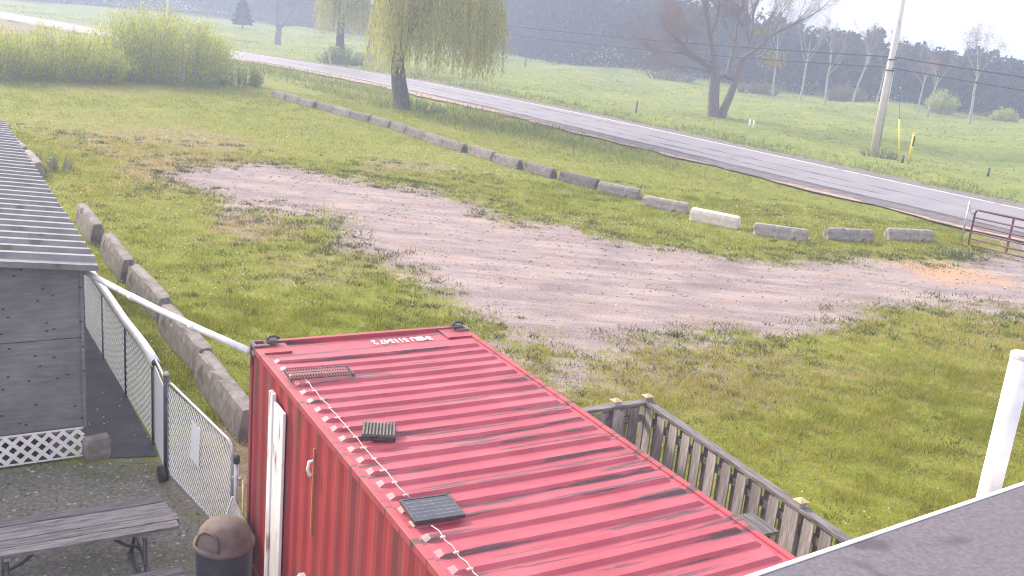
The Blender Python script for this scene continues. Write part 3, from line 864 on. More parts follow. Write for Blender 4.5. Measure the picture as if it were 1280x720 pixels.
rk2 = empty('wire_rack', cw(.37, -1.10, ZT), R(30.7)+R(-3)); tag(rk2, 'long flat wire rack at the far left end of the container roof', 'grate')
for i in range(24):
    xx = -.30+i*.026
    MB().bar((xx, -.12, .035), (xx, .12, .035), .006, .006).build('bar', M['rack'], rk2)
for yy in (-.12, -.04, .04, .12): MB().bar((-.31, yy, .027), (.31, yy, .027), .007, .007).build('cross_bar', M['dark_steel'], rk2)
for xx in (-.30, .30): MB().bar((xx, -.12, .02), (xx, .12, .02), .012, .034).build('end_bar', M['dark_steel'], rk2)

cb = empty('roof_cable', cw(.2, -1.2, ZT), R(30.7)); tag(cb, 'thin pale cable clipped along the left edge of the container roof', 'cable')
rq = random.Random(8)
for (ya, yb) in ((0.0, -2.43), (-2.83, -4.3)):
    n_ = max(2, int((ya-yb)/.1045)); pth = []
    for i in range(n_+1):
        yy = ya+(yb-ya)*i/n_; hgt = roof_profile(1.2-yy)
        pth.append((rq.uniform(-.008, .008), yy, hgt*.010 + .006 + (.006 if i % 2 else 0)))
    MB().tube(pth, .0045, 6).build('cable', M['cable_pale'], cb, smooth=True)
for i in range(20):
    y0 = -.075-.209*i
    if -2.85 < y0 < -2.42: continue
    MB().box(-.030+rq.uniform(-.01, .01), .018, y0-.011, y0+.011, .004, .017).build('clip', M['cable_pale'], cb, bevel=.004)
# lashing gear on two corners
for (xx, lab) in ((.20, 'black lashing clamp beside the far left roof corner of the container'), (CW-.12, 'black lashing clamp on the far right roof corner of the container')):
    lc = empty('lashing_clamp', cw(xx, -.10, CH+.008), R(30.7)); tag(lc, lab, 'clamp')
    MB().box(-.06, .06, -.045, .045, 0, .028).build('base', M['dark_steel'], lc, bevel=.008)
    MB().tube([(-.05, 0, .03), (-.02, .03, .055), (.04, .02, .06), (.07, -.01, .04)], .014, 8).build('shackle', M['dark_steel'], lc, smooth=True)

# ------------------------------------------------------------------ concrete blocks
def block_mesh(seed, L_, W_, H_, top, mat):
    g = np.random.default_rng(seed); nx_, ny_, nz_ = 13, 4, 4
    bm = bmesh.new()
    bmesh.ops.create_cube(bm, size=1)
    bm.normal_update()
    for axis_, cuts in ((0, nx_), (1, ny_), (2, nz_)):
        geom = bm.verts[:] + bm.edges[:] + bm.faces[:]
        for i in range(1, cuts):
            co = [0, 0, 0]; co[axis_] = -.5 + i/cuts; no = [0, 0, 0]; no[axis_] = 1
            bmesh.ops.bisect_plane(bm, geom=bm.verts[:]+bm.edges[:]+bm.faces[:], plane_co=co, plane_no=no)
    ph = g.random(6)*9
    for w in bm.verts:
        x, y, z = w.co
        edge = sum(abs(abs(c)-.5) < 1e-4 for c in (x, y, z))
        k = 1 - (1-top) * (z+.5)
        n = float(vnoise(np.array([x*L_*3+ph[0]]), np.array([y*3+z*4+ph[1]]), .7, 2)[0]) - .5
        inset = .018*(edge == 2) + .03*(edge == 3)
        chip = max(0, n-.12)*.5 if edge >= 2 else n*.03
        w.co = (x*(L_-2*inset)-math.copysign(chip*.6, x)*(abs(x) > .45), y*(W_*k-2*inset*(abs(y) > .49)), (z+.5)*H_ - (inset+chip)*(z > .49) + n*.02*(z > .4))
    me = bpy.data.meshes.new('concrete_block'); bm.to_mesh(me); bm.free()
    me.materials.append(mat)
    return me
BMJ = [block_mesh(40+i, 1.93, .44, .44, .60, M['concrete_dark']) for i in range(4)]
BM_ = [block_mesh(i, 1.74, .46, .42, .58, M['concrete']) for i in range(4)]
BML = [block_mesh(20+i, 2.52, .40, .54, .62, M['concrete_dark']) for i in range(3)]
BMP = block_mesh(9, 1.76, .50, .46, .60, M['concrete_pale'])
ORD = ['first', 'second', 'third', 'fourth', 'fifth', 'sixth', 'seventh', 'eighth', 'ninth', 'tenth', 'eleventh', 'twelfth', 'thirteenth', 'fourteenth', 'fifteenth',
       'sixteenth', 'seventeenth', 'eighteenth', 'nineteenth', 'twentieth', 'twenty-first', 'twenty-second', 'twenty-third', 'twenty-fourth']
def block(me, p, rz, label, group, tilt=0):
    o = link('concrete_block', me); o.location = (p[0], p[1], float(ground_z(np.array([p[0]]), np.array([p[1]]))[0]) - .03); o.rotation_euler = (tilt, 0, rz)
    return tag(o, label, 'concrete block', group)
# single blocks nearest the gate (survey points of their bases)
row = [((1135, 300), 12, 0, 'grey'), ((1060, 300), 9, 1, 'grey'), ((975, 297), -14, 2, 'grey'), ((893, 280), -34, 9, 'pale'), ((831, 262), -32, 0, 'grey'), ((773, 244), -34, 3, 'grey')]
kk = 0
GRP = 'concrete blocks along the roadside lawn edge'
extra = {0: 'grey concrete block nearest the red farm gate at the lawn corner', 3: 'pale pinkish cracked concrete block leaning in the roadside row'}
for i, (p, a, m_, c) in enumerate(row):
    q = at(*p)
    lab = extra.get(i, 'separate grey concrete block in roadside row, %s from the red gate' % ORD[i])
    block(BMP if c == 'pale' else BM_[m_], (q.x, q.y), R(a) + R(3 if i == 1 else 0), lab, GRP, R(9) if i == 3 else 0)
pts = [at(*p) for p in [(745, 236), (705, 227), (660, 214), (600, 196), (540, 178), (490, 160), (440, 147), (390, 134), (338, 119)]]
pp = np.array([(q.x, q.y) for q in pts]); s_ = np.r_[0, np.cumsum(np.hypot(*np.diff(pp, axis=0).T))]
u = .9; j = 6
while u < s_[-1]:
    a = np.array([np.interp(u-.9, s_, pp[:, 0]), np.interp(u-.9, s_, pp[:, 1])]); b = np.array([np.interp(u+.9, s_, pp[:, 0]), np.interp(u+.9, s_, pp[:, 1])])
    c = (a+b)/2; d = b-a
    block(BMJ[j % 4], c + rng.normal(0, .05, 2), math.atan2(d[1], d[0]) + rng.normal(0, .03), 'weathered concrete block in the joined roadside row, %s from the red gate' % ORD[j], GRP, rng.normal(0, .02))
    u += 2.03 if j > 8 else 2.25; j += 1
# row on the left beside the shed and the mesh fence
lp = [at(*p) for p in [(282, 511), (232, 440), (187, 380), (147, 334), (112, 291), (42, 214), (22, 194), (2, 174)]]
GL = 'concrete blocks in the line left of the container'
for i, q in enumerate(lp):
    a = lp[max(0, i-1)]; b = lp[min(len(lp)-1, i+1)]
    lab = ('big weathered concrete block on the grass beside the mesh gate, nearest the container' if i == 0 else
           'weathered concrete block in the line behind the shed, %s away from the container' % ORD[i])
    block(BML[i % 3], (q.x, q.y), math.atan2(b.y-a.y, b.x-a.x) + rng.normal(0, .025), lab, GL, rng.normal(0, .025))

# ------------------------------------------------------------------ shed with ribbed roof
SH = R(32.5)
shed = empty('shed', (-5.33, 11.50, 0), SH)
tag(shed, 'grey plywood shed with ribbed metal roof and white lattice skirt', 'shed')
SW, SL, SZ = 4.2, 12.2, 2.62        # width (towards -x), depth (towards +y), wall top at the right side
rise = .10
def wallz(xl): return SZ + (-xl)*rise
# front: two plywood courses, each sheet a panel of its own
xb = [0, -1.22, -2.44, -3.66, -SW]
for i in range(4):
    x1, x0 = xb[i], xb[i+1]
    for (z0, z1) in ((.46, 1.655), (1.665, None)):
        za, zb = (z1, z1) if z1 else (wallz(x0), wallz(x1))
        x0_, x1_ = x0+.003, x1-(.003 if i else 0)
        MB().add([(x0_, 0, z0), (x1_, 0, z0), (x1_, .018, z0), (x0_, .018, z0), (x0_, 0, za), (x1_, 0, zb), (x1_, .018, zb), (x0_, .018, za)],
                 [(3,2,1,0),(4,5,6,7),(0,1,5,4),(1,2,6,5),(2,3,7,6),(3,0,4,7)]).build('plywood_panel', M['plywood'], shed, bevel=.003)
MB().box(-.018, .0, .02, SL, .44, SZ).build('side_wall', M['plywood'], shed)
MB().box(-SW, -SW+.018, .02, SL, .44, wallz(-SW)).build('side_wall', M['plywood'], shed)
MB().add([(-SW, SL, .44), (0, SL, .44), (0, SL, SZ), (-SW, SL, wallz(-SW))], [(0, 1, 2, 3)]).build('rear_wall', M['plywood'], shed)
MB().box(-SW+.03, -.03, .03, SL-.03, .38, .44).build('floor', M['grey_wood'], shed)
MB().box(-.02, .022, -.022, .06, .44, SZ-.02).build('corner_trim', M['plywood'], shed, bevel=.004)
for yy in np.arange(.3, SL, 2.3):
    for xx in (-.25, -SW+.2): MB().box(xx-.15, xx+.15, yy-.15, yy+.15, -.05, .38).build('pier', M['concrete'], shed)
# roof: ribs run down the slope to the right
prof = []
yv = -.22; PT = .36
while yv < SL+.2:
    for t, h_ in ((0, 0), (.50, 0), (.60, 1), (.84, 1), (.94, 0)):
        prof.append((yv + t*PT, h_*.062))
    yv += PT
x0, x1 = -SW-.2, .17
rz = lambda xl: wallz(xl) + .045
v = [];
for (yv, h_) in prof: v += [(x1, yv, rz(x1)+h_), (x0, yv, rz(x0)+h_)]
n_ = len(prof)
f = [(2*i, 2*i+2, 2*i+3, 2*i+1) for i in range(n_-1)]
rf_ = MB().add(v, f).build('roof', M['metal_roof'], shed)
sol = rf_.modifiers.new('thick', 'SOLIDIFY'); sol.thickness = .004
MB().add([(x0, -.225, rz(x0)-.07), (x1, -.225, rz(x1)-.07), (x1, -.195, rz(x1)-.07), (x0, -.195, rz(x0)-.07), (x0, -.225, rz(x0)-.006), (x1, -.225, rz(x1)-.006), (x1, -.195, rz(x1)-.006), (x0, -.195, rz(x0)-.006)],
         [(3,2,1,0),(4,5,6,7),(0,1,5,4),(1,2,6,5),(2,3,7,6),(3,0,4,7)]).build('barge_trim', M['metal_roof'], rf_)
# lattice skirt
lat = MB().box(-SW, -.02, -.012, .0, .425, .447).build('lattice', M['white_paint'], shed)
MB().box(-SW, -.02, -.012, .0, .035, .055).build('rail', M['white_paint'], lat)
zl, zh = .055, .425
hL = zh - zl
x = -SW - hL
me_cache = {}
while x < 0:
    for sgn, yo in ((1, -.006), (-1, -.013)):
        xa, xb_ = (x, x+hL) if sgn > 0 else (x+hL, x)
        # clip to the panel
        p0 = [xa, zl]; p1 = [xb_, zh]
        def clip(p, q):
            lo, hi = -SW, -.02
            for e in (lo, hi):
                pass
            px, pz = p; qx, qz = q
            def ev(t): return (px+(qx-px)*t, pz+(qz-pz)*t)
            t0, t1 = 0, 1
            dx = qx-px
            for lim, side in ((lo, 1), (hi, -1)):
                a_ = (px-lim)*side; b2 = (qx-lim)*side
                if a_ < 0 and b2 < 0: return None
                if a_ < 0: t0 = max(t0, a_/(a_-b2))
                if b2 < 0: t1 = min(t1, a_/(a_-b2))
            return (ev(t0), ev(t1)) if t1-t0 > .06 else None
        r_ = clip(p0, p1)
        if r_ and x > -2.6:
            (ax, az), (bx_, bz) = r_
            MB().bar((ax, yo, az), (bx_, yo, bz), .006, .048, (0, 0, 1)).build('slat', M['white_paint'], lat)
    x += .165
st = block_mesh(77, .34, .26, .30, .85, M['concrete'])
o = link('pier_stone', st); o.location = shed.matrix_world @ Vector((0, 0, 0))
bpy.context.view_layer.update()
o.location = shed.matrix_world @ Vector((.13, -.02, 0)); o.rotation_euler = (0, 0, SH+.15)
tag(o, 'rough concrete lump on the ground at the end of the lattice', 'stone')
# dark walkway between shed and mesh fence
SM = shed.matrix_world.copy()
def sw(x, y, z=0): return SM @ Vector((x, y, z))
wk = [sw(.02, -.06), sw(.86, -.28), sw(.80, 12), sw(.03, 12)]
wk_mb = MB(); nseg = 26
for i in range(nseg+1):
    t = i/nseg; a = wk[0].lerp(wk[3], t); b = wk[1].lerp(wk[2], t); jz = .012+.006*math.sin(i*1.7)
    wk_mb.v += [(a.x, a.y, jz), (b.x, b.y, jz)]
wk_mb.f = [(2*i, 2*i+1, 2*i+3, 2*i+2) for i in range(nseg)]
M['walk'] = pm('dark_matting', (.035,.035,.045), (.065,.065,.08), 3, .8, .6, .02)
tag(wk_mb.build('path', M['walk']), kind='structure')

# ------------------------------------------------------------------ mesh fence, gate and white pipes
def chain_link(p0, p1, z0, z1, pitch=.075, r=.0036):
    p0 = Vector(p0); p1 = Vector(p1); L_ = (p1-p0).length; d = (p1-p0)/L_; n = Vector((-d.y, d.x, 0)); H_ = z1-z0
    mb = MB()
    def seg(u0, w0, u1, w1, o):
        a = p0+d*u0+n*o; b = p0+d*u1+n*o
        mb.tube([(a.x, a.y, z0+w0), (b.x, b.y, z0+w1)], r, 3, cap=False)
    u = -H_
    while u < L_:
        for sgn, o in ((1, .003), (-1, -.003)):
            u0, w0, u1, w1 = u, 0, u+H_, H_
            if u0 < 0: w0 = -u0; u0 = 0
            if u1 > L_: w1 = H_-(u1-L_); u1 = L_
            if u1 > u0+.01:
                if sgn > 0: seg(u0, w0, u1, w1, o)
                else: seg(u0, H_-w0, u1, H_-w1, o)
        u += pitch
    return mb
F0 = Vector((-4.66, 12.09, 0)); FD = Vector((-.556, .831, 0)); F1 = F0 + FD*5.2
fen = empty('mesh_fence', F0); tag(fen, 'low chain link fence with thick white pipe along its top', 'fence')
def rel(p): return (p[0]-F0.x, p[1]-F0.y, p[2] if len(p) > 2 else 0)
chain_link(rel(F0), rel(F1), .04, 1.16, .105, .0050).build('chain_link_mesh', M['mesh_wire'], fen)
for i, t in enumerate((0, 1.75, 3.5, 5.2)):
    q = F0+FD*t; MB().tube([rel((q.x, q.y, 0)), rel((q.x, q.y, 1.20))], .030 if i == 0 else .024, 10).build('post', M['dark_steel'] if i < 2 else M['galv'], fen, smooth=True)
tp = [F0+FD*t+Vector((.006*math.sin(t*3), 0, 1.215+.012*math.sin(t*2.1))) for t in np.linspace(-.10, 5.2, 14)]
MB().tube([rel(p) for p in tp], .066, 14).build('top_pipe', M['pvc'], fen, smooth=True)
MB().tube([rel(F0-FD*.135+Vector((0, 0, 1.215))), rel(F0-FD*.10+Vector((0, 0, 1.215)))], .050, 14).build('pipe_end', M['black_rubber'], fen, smooth=True)
# narrow white infill between the fence and the gate post
GP = Vector((-4.13, 11.12, 0)); gd = (GP-F0).normalized(); gl_ = (GP-F0).length
a = F0+gd*.10; b = GP-gd*.06
MB().bar(rel((a.x+.0, a.y, .64)), rel((b.x, b.y, .64)), .012, 1.10).build('white_infill', M['paper'], fen)
MB().tube([rel((a.x, a.y, .05)), rel((a.x, a.y, 1.22)), rel((*(a.lerp(b, .12)).xy, 1.29)), rel((*(a.lerp(b, .85)).xy, 1.33)), rel((b.x, b.y, 1.26)), rel((b.x, b.y, .05))], .019, 8).build('infill_frame', M['galv'], fen, smooth=True)

GE = Vector((-2.86, 9.66, 0)); qd = (GE-GP).normalized(); ql = (GE-GP).length
gt = empty('mesh_gate', GP); tag(gt, 'chain link walk gate with white notice, beside the red container', 'gate')
def rg(s, z): q = qd*s; return (q.x, q.y, z)
MB().tube([(0, 0, 0), (0, 0, 1.42)], .034, 10).build('post', M['dark_steel'], gt, smooth=True)
MB().lathe([(.036, 0), (.036, .02), (.012, .045)], 10, (0, 0, 1.42)).build('post_cap', M['galv'], gt)
fr_pts = [rg(.07, .12), rg(.07, 1.28), rg(.10, 1.34), rg(.17, 1.36), rg(ql-.12, 1.30), rg(ql-.04, 1.26), rg(ql, 1.16), rg(ql, .12), rg(.07, .12)]
MB().tube(fr_pts, .020, 8).build('frame', M['galv'], gt, smooth=True)
g0 = Vector(rg(.09, 0)); g1 = Vector(rg(ql-.02, 0))
chain_link(g0, g1, .13, 1.30, .085, .0062).build('chain_link_mesh', M['mesh_wire'], gt)
for z in (.30, 1.12): MB().bar((0, 0, z), rg(.08, z), .05, .05).build('hinge', M['dark_steel'], gt)
nA, nB = rg(.86, .74), rg(1.10, .74)
off3 = Vector((qd.y, -qd.x, 0))*-.03
if off3.y > 0: off3 = -off3
MB().bar(Vector(nA)+off3+Vector((0, 0, .18)), Vector(nB)+off3+Vector((0, 0, .16)), .004, .50).build('notice', M['paper'], gt)
wh = MB(); prof = []
c0 = Vector((-.03, -.08, .12))
wh.tube([c0-off3.normalized()*.03, c0+off3.normalized()*.03], .105, 18).build('wheel', M['black_rubber'], gt, bevel=.012)
MB().tube([c0-off3.normalized()*.045, c0+off3.normalized()*.045], .03, 10).build('wheel_hub', M['dark_steel'], gt)
lpst = empty('latch_post', GE+qd*.10); tag(lpst, 'short steel latch post at the free end of the mesh gate', 'post')
MB().tube([(0, 0, 0), (0, 0, 1.12)], .028, 10).build('tube', M['galv'], lpst, smooth=True)
MB().lathe([(.034, 0), (.036, .07), (.02, .10)], 10, (0, 0, 1.11)).build('cap', M['dark_steel'], lpst)
MB().bar((-.05, .02, .92), (.05, -.02, .92), .03, .04).build('latch', M['galv'], lpst)

# white pipe from the shed to the container corner
pa = sw(.06, .05, 2.50); pb = cw(-.012, -.03, 2.50)
cp = empty('white_pipe', pa); tag(cp, 'thin white pipe spanning from the shed corner to the container', 'pipe')
mid = pa.lerp(pb, .5) - Vector((0, 0, .03))
MB().tube([p-pa for p in (pa, pa.lerp(mid, .5)-Vector((0,0,.008)), mid, mid.lerp(pb, .5)-Vector((0,0,.008)), pb)], .037, 12).build('tube', M['pvc'], cp, smooth=True)
for t_ in (.33, .70):
    c_0 = pa.lerp(pb, t_)-pa-Vector((0, 0, .03)); dd_ = (pb-pa).normalized()*.05
    MB().tube([c_0-dd_, c_0+dd_], .043, 12).build('coupling', M['pvc'], cp, smooth=True)
MB().bar((-.05, -.02, 0), (.05, .02, 0), .05, .06).build('bracket', M['galv'], cp)

# ------------------------------------------------------------------ picnic table, bin and leaning boards
TA = R(31.2)
tb = empty('picnic_table', (-4.12, 8.60, 0), TA); tag(tb, 'weathered grey plank picnic table on pipe legs', 'picnic table')
rr = random.Random(5)
for i in range(5):
    y0 = -.35+i*.142
    e = [0.02, .045, .03, .0, -.03][i]
    MB().box(-.95, .92+e+rr.uniform(-.01, .01), y0, y0+.132, .715+rr.uniform(-.004, .004), .755+rr.uniform(-.004, .004)).build('plank', M['grey_wood_long'], tb, bevel=.006)
for s in (-1, 1):
    for k in range(2):
        y0 = s*.72-.14+k*.145
        MB().box(-.95, .93+rr.uniform(-.015, .015), y0, y0+.135, .405, .443).build('bench_plank', M['grey_wood_long'], tb, bevel=.006)
for xx in (-.62, .62):
    MB().bar((xx, -.33, .695), (xx, .33, .695), .05, .035).build('batten', M['grey_wood'], tb)
    MB().tube([(xx, -.78, .385), (xx, .78, .385)], .021, 8).build('bench_bearer', M['dark_steel'], tb, smooth=True)
    for s in (-1, 1):
        MB().tube([(xx, s*.26, .68), (xx, s*.30, .40), (xx, s*.52, .06), (xx, s*.60, .02)], .021, 8).build('leg', M['dark_steel'], tb, smooth=True)
    MB().tube([(xx, -.60, .021), (xx, .60, .021)], .021, 8).build('foot_rail', M['dark_steel'], tb, smooth=True)
    sg = 1 if xx > 0 else -1
    MB().tube([(xx, 0, .385), (xx-sg*.14, 0, .44), (xx-sg*.34, 0, .60), (xx-sg*.50, 0, .70)], .017, 8).build('brace', M['dark_steel'], tb, smooth=True)

can = empty('litter_bin', (-2.475, 8.14, 0), R(245)); tag(can, 'dark round litter bin with brown dome lid beside the container', 'litter bin')
MB().lathe([(.225, 0), (.232, .02), (.264, 1.0), (.270, 1.01), (.270, 1.03), (.255, 1.04)], 32).build('body', M['can_dark'], can, smooth=True)
lid = MB().lathe([(.276, .995), (.282, 1.005), (.282, 1.035), (.256, 1.05), (.248, 1.10), (.228, 1.155), (.188, 1.205), (.125, 1.24), (.06, 1.252), (.0, 1.255)], 32).build('lid', M['can_brown'], can, smooth=True)
# swing flap with its raised surround
def domep(a, z, o=0):
    zs = [1.04, 1.10, 1.155, 1.205, 1.24, 1.255]; rs = [.256, .248, .228, .188, .125, .0]
    r_ = np.interp(z, zs, rs)+o; return (r_*math.cos(a), r_*math.sin(a), z)
arc = [domep(-.52, 1.055, .010), domep(-.50, 1.11, .010), domep(-.45, 1.165, .012), domep(-.25, 1.198, .014), domep(0, 1.205, .016), domep(.25, 1.198, .014), domep(.45, 1.165, .012), domep(.50, 1.11, .010), domep(.52, 1.055, .010)]
MB().tube(arc, .014, 8).build('flap_surround', M['can_brown'], lid, smooth=True)
fl = MB(); rows = [1.06, 1.09, 1.12, 1.15, 1.185]
for z in rows:
    for k in range(7):
        fl.v.append(domep(-.46+.153*k, z, .006))
fl.f = [(i*7+k, i*7+k+1, (i+1)*7+k+1, (i+1)*7+k) for i in range(4) for k in range(6)]
fl.build('flap', M['can_dark2'] if 'can_dark2' in M else M['can_brown'], lid, smooth=True)

sh2 = empty('leaning_sheet', cw(-.30, .02, 0), R(30.7)); tag(sh2, 'pale grey sheet of board leaning on the container behind the litter bin', 'board')
MB().add([(-.02, .10, 0), (.0, -.55, 0), (.22, -.55, .66), (.20, .10, .78), (-.04, .10, .003), (-.02, -.55, .003), (.20, -.55, .663), (.18, .10, .783)],
         [(0,1,2,3),(7,6,5,4),(0,4,5,1),(1,5,6,2),(2,6,7,3),(3,7,4,0)]).build('sheet', M['paper2'] if 'paper2' in M else M['grey_wood'], sh2)
MB().bar((-.035, .105, .0), (.188, .105, .785), .022, .03).build('edge_strip', M['white_paint'], sh2)
stk = MB().tube([(0, 0, 0), (.14, .55, 1.02)], .012, 6).build('stick', M['cap_wood'], None, smooth=True)
stk.location = cw(-.17, -.52, 0); stk.rotation_euler = (0, 0, R(30.7)); tag(stk, 'thin pale stick leaning against the container behind the bin', 'stick')

# ------------------------------------------------------------------ timber fence right of the container
def board_fence(name, p0, d, length, posts, label, flip=1, top=1.80, start=0.0):
    p0 = Vector((*p0, 0)); d = Vector((*d, 0)).normalized(); n = Vector((d.y, -d.x, 0))*flip       # n: towards the container
    rz = math.atan2(d.y, d.x)
    t = empty(name, p0, rz); tag(t, label, 'fence', 'timber fence runs beside the container')
    ny_ = -flip
    r_ = random.Random(int(length*100))
    MB().box(start, length, -.055, .055, top-.04, top).build('top_rail', M['grey_wood_long'], t, bevel=.004)
    for z in (.35, top-.26): MB().box(start, length, -.019, .019, z, z+.088).build('rail', M['grey_wood_long'], t)
    x = start+.05; k = 0
    meshes = [MB().box(0, .138, -.009, .009, .05, top-.05-.01*i).mesh('board', M['grey_wood']) for i in range(3)]
    while x < length-.08:
        side = 1 if k % 2 == 0 else -1
        o = link('board', meshes[r_.randrange(3)], t)
        o.location = (x+r_.uniform(-.006, .006), side*.030*ny_, r_.uniform(-.012, .0)); o.rotation_euler = (0, r_.gauss(0, .006), 0)
        x += .124; k += 1
    for s in posts:
        po = MB().box(s-.046, s+.046, -.046, .046, 0, top+.055).build('post', M['grey_wood'], t, bevel=.004)
        MB().add([(s-.058, -.058, top+.055), (s+.058, -.058, top+.055), (s+.058, .058, top+.055), (s-.058, .058, top+.055), (s, 0, top+.080)] ,
                 [(3,2,1,0),(0,1,4),(1,2,4),(2,3,4),(3,0,4)]).build('post_cap', M['cap_wood'], po)
    return t
fc = at(809, 500, 1.80)
fe = at(1000, 632, 1.80)
dmain = ((fe-fc).normalized())
board_fence('timber_fence', (fc.x, fc.y), (dmain.x, dmain.y), 4.4, (0, (fe-fc).length), 'weathered grey board fence running beside the red container towards the roof', 1)
board_fence('timber_fence', (fc.x, fc.y), (-.85, -.527), 2.0, (.47, 1.95), 'short grey board fence run joining the fence corner to the container', -1, start=.06)
pk = at(946, 654, 1.86)
ws = empty('wooden_stand', (pk.x, pk.y, 0), R(-61)); tag(ws, 'narrow weathered wooden stand between container and board fence', 'stand')
MB().box(-.18, .18, -.105, .105, 1.83, 1.86).build('top', M['grey_wood_long'], ws, bevel=.004)
for (a, b) in ((-.13, -.06), (.13, -.06), (-.13, .06), (.13, .06)): MB().box(a-.02, a+.02, b-.02, b+.02, 0, 1.83).build('leg', M['grey_wood'], ws)
for z in (.5, 1.3): MB().box(-.11, .11, -.068, -.052, z, z+.07).build('rail', M['grey_wood'], ws)

# ------------------------------------------------------------------ building below the camera: low roof with white edge
E0, E1 = at(925, 722, 3.0), at(1280, 602, 3.0)
ed = (E1-E0).normalized(); ea = math.atan2(ed.y, ed.x)
ho = empty('lean_to', (E0.x, E0.y, 0), ea); tag(ho, 'dark felt roof of a low building with white metal edge', 'building')
X0, X1, DP, SLP = -.25, 6.2, 3.4, .09
def ro(x, y, z): return (x, y, 3.0 + z - y*SLP)
def slab(x0, x1, y0, y1, z0, z1):
    return MB().add([ro(x0,y0,z0), ro(x1,y0,z0), ro(x1,y1,z0), ro(x0,y1,z0), ro(x0,y0,z1), ro(x1,y0,z1), ro(x1,y1,z1), ro(x0,y1,z1)],
                    [(3,2,1,0),(4,5,6,7),(0,1,5,4),(1,2,6,5),(2,3,7,6),(3,0,4,7)])
slab(X0, X1, -DP, -.032, -.12, -.004).build('roof', M['asphalt_roof'], ho)
for i_, yl in enumerate((-.95, -1.9, -2.85)): slab(X0, X1, yl-.012, yl+.012, -.0038, .0005).build('felt_lap', M['felt_lap'], ho)
dg = slab(X0, X1, -.036, .0, -.14, .004).build('drip_edge', M['white_paint'], ho, bevel=.003)
MB().box(X0+.9, X1, -DP-.1, -1.15, 0, 2.98).build('wall', M['white_paint'], ho)
M['wallside'] = M['white_paint']
wp = empty('white_post', (3.99, 7.22, 0)); tag(wp, 'tall round white post standing behind the dark roof edge', 'post')
MB().tube([(0, 0, 0), (0, 0, 3.86)], .083, 24).build('shaft', M['pvc'], wp, smooth=True)
MB().lathe([(.088, 0), (.088, .03), (.075, .038)], 24, (0, 0, 3.855)).build('cap', M['pvc'], wp)

# ------------------------------------------------------------------ farm gate and its post
g0 = Vector((15.22, 32.45, 0)); gdv = Vector((.615, -.79, 0)).normalized()
fg = empty('farm_gate', g0, math.atan2(gdv.y, gdv.x)); tag(fg, 'dark red tubular farm gate at the end of the gravel drive', 'gate')
GLn = 3.9
def gtube(name, pts, r=.026): MB().tube(pts, r, 8).build(name, M['gate_red'], fg, smooth=True)
gtube('frame', [(.04, 0, .14), (.0, 0, .22), (0, 0, 1.20), (.03, 0, 1.30), (.10, 0, 1.34), (GLn, 0, 1.34)], .036)
for z in (.16, .36, .58, .82, 1.08): gtube('rail', [(.03, 0, z), (GLn, 0, z)], .030)
for s in (1.30, 2.6, GLn): MB().box(s-.03, s+.03, -.02, .02, .15, 1.34).build('upright', M['gate_red'], fg)
tpz = at(1201, 303)
tpo = empty('gate_post', tpz); tag(tpo, 'thin galvanised post with a chain beside the red farm gate', 'post')
MB().tube([(0, 0, 0), (.02, .02, 1.48)], .034, 8).build('shaft', M['galv'], tpo, smooth=True)
a = Vector((.02, .02, 1.36)); b = g0 + Vector((0, 0, 1.22)) - tpz
MB().tube([a, a.lerp(b, .3)-Vector((0, 0, .14)), a.lerp(b, .6)-Vector((0, 0, .16)), b], .013, 6).build('chain', M['dark_steel'], tpo)

# ------------------------------------------------------------------ poles and wires
def gz1(x, y): return float(ground_z(np.array([x]), np.array([y]))[0])
polesxy = [(22.0, 62.2), (-18.7, 112.7), (-60.5, 164.0), (61.6, 11.7)]
pl_lab = ['tall bare utility pole with cable clamps on the right across the road', 'utility pole behind the willow with a small pale meter box', 'far utility pole rising behind the big rounded shrub']
for i, (x, y) in enumerate(polesxy[:3]):
    p = empty('utility_pole', (x, y, gz1(x, y)-.05)); tag(p, pl_lab[i], 'utility pole', 'utility poles along the road')
    MB().tube([(0, 0, 0), (0, 0, 5.5), (0, 0, 11.5)], .25, 12, .15).build('shaft', M['pole_wood'] if i == 0 else M['bleached_pole'], p, smooth=True)
    MB().bar((-.75, .6, 10.9), (.75, -.6, 10.9), .10, .12).build('cross_arm', M['pole_wood'], p)
    for s in (-.7, 0, .7): MB().lathe([(.04, 0), (.05, .04), (.03, .08), (.05, .12), (.02, .16)], 8, (s*1.0, -s*.8, 10.96 if s else 11.5)).build('insulator', M['galv'], p)
    for z in (5.95, 5.3): MB().box(-.24, .24, -.24, .24, z, z+.09).build('clamp', M['dark_steel'], p)
    if i == 0:
        MB().tube([(.22, -.12, .1), (.22, -.12, 5.6)], .055, 8).build('conduit', M['galv'], p, smooth=True)
    if i == 1:
        MB().box(-.22, .22, -.42, -.18, 2.3, 2.75).build('meter_box', M['white_paint'], p, bevel=.02)
def wire(name, a, b, sag, r, label, n=24):
    a = Vector(a); b = Vector(b)
    pts = [a.lerp(b, t) - Vector((0, 0, sag*4*t*(1-t))) - a for t in np.linspace(0, 1, n)]
    o = MB().tube(pts, r, 5).build(name, M['wire_black'], None); o.location = a
    return tag(o, label, 'cable', 'overhead lines along the road')
A_, B_, C_, D_ = polesxy
wire('overhead_cable', (A_[0], A_[1], 6.0), (B_[0], B_[1], 6.0), .55, .042, 'upper slack cable running left from the tall right pole')
wire('overhead_cable', (A_[0], A_[1], 5.35), (B_[0], B_[1], 5.3), .65, .034, 'lower slack cable running left from the tall right pole')
wire('overhead_cable', (A_[0], A_[1], 6.0), (D_[0], D_[1], 6.0), .9, .042, 'upper slack cable running right from the tall right pole')
wire('overhead_cable', (A_[0], A_[1], 5.35), (D_[0], D_[1], 5.3), 1.0, .034, 'lower slack cable running right from the tall right pole')
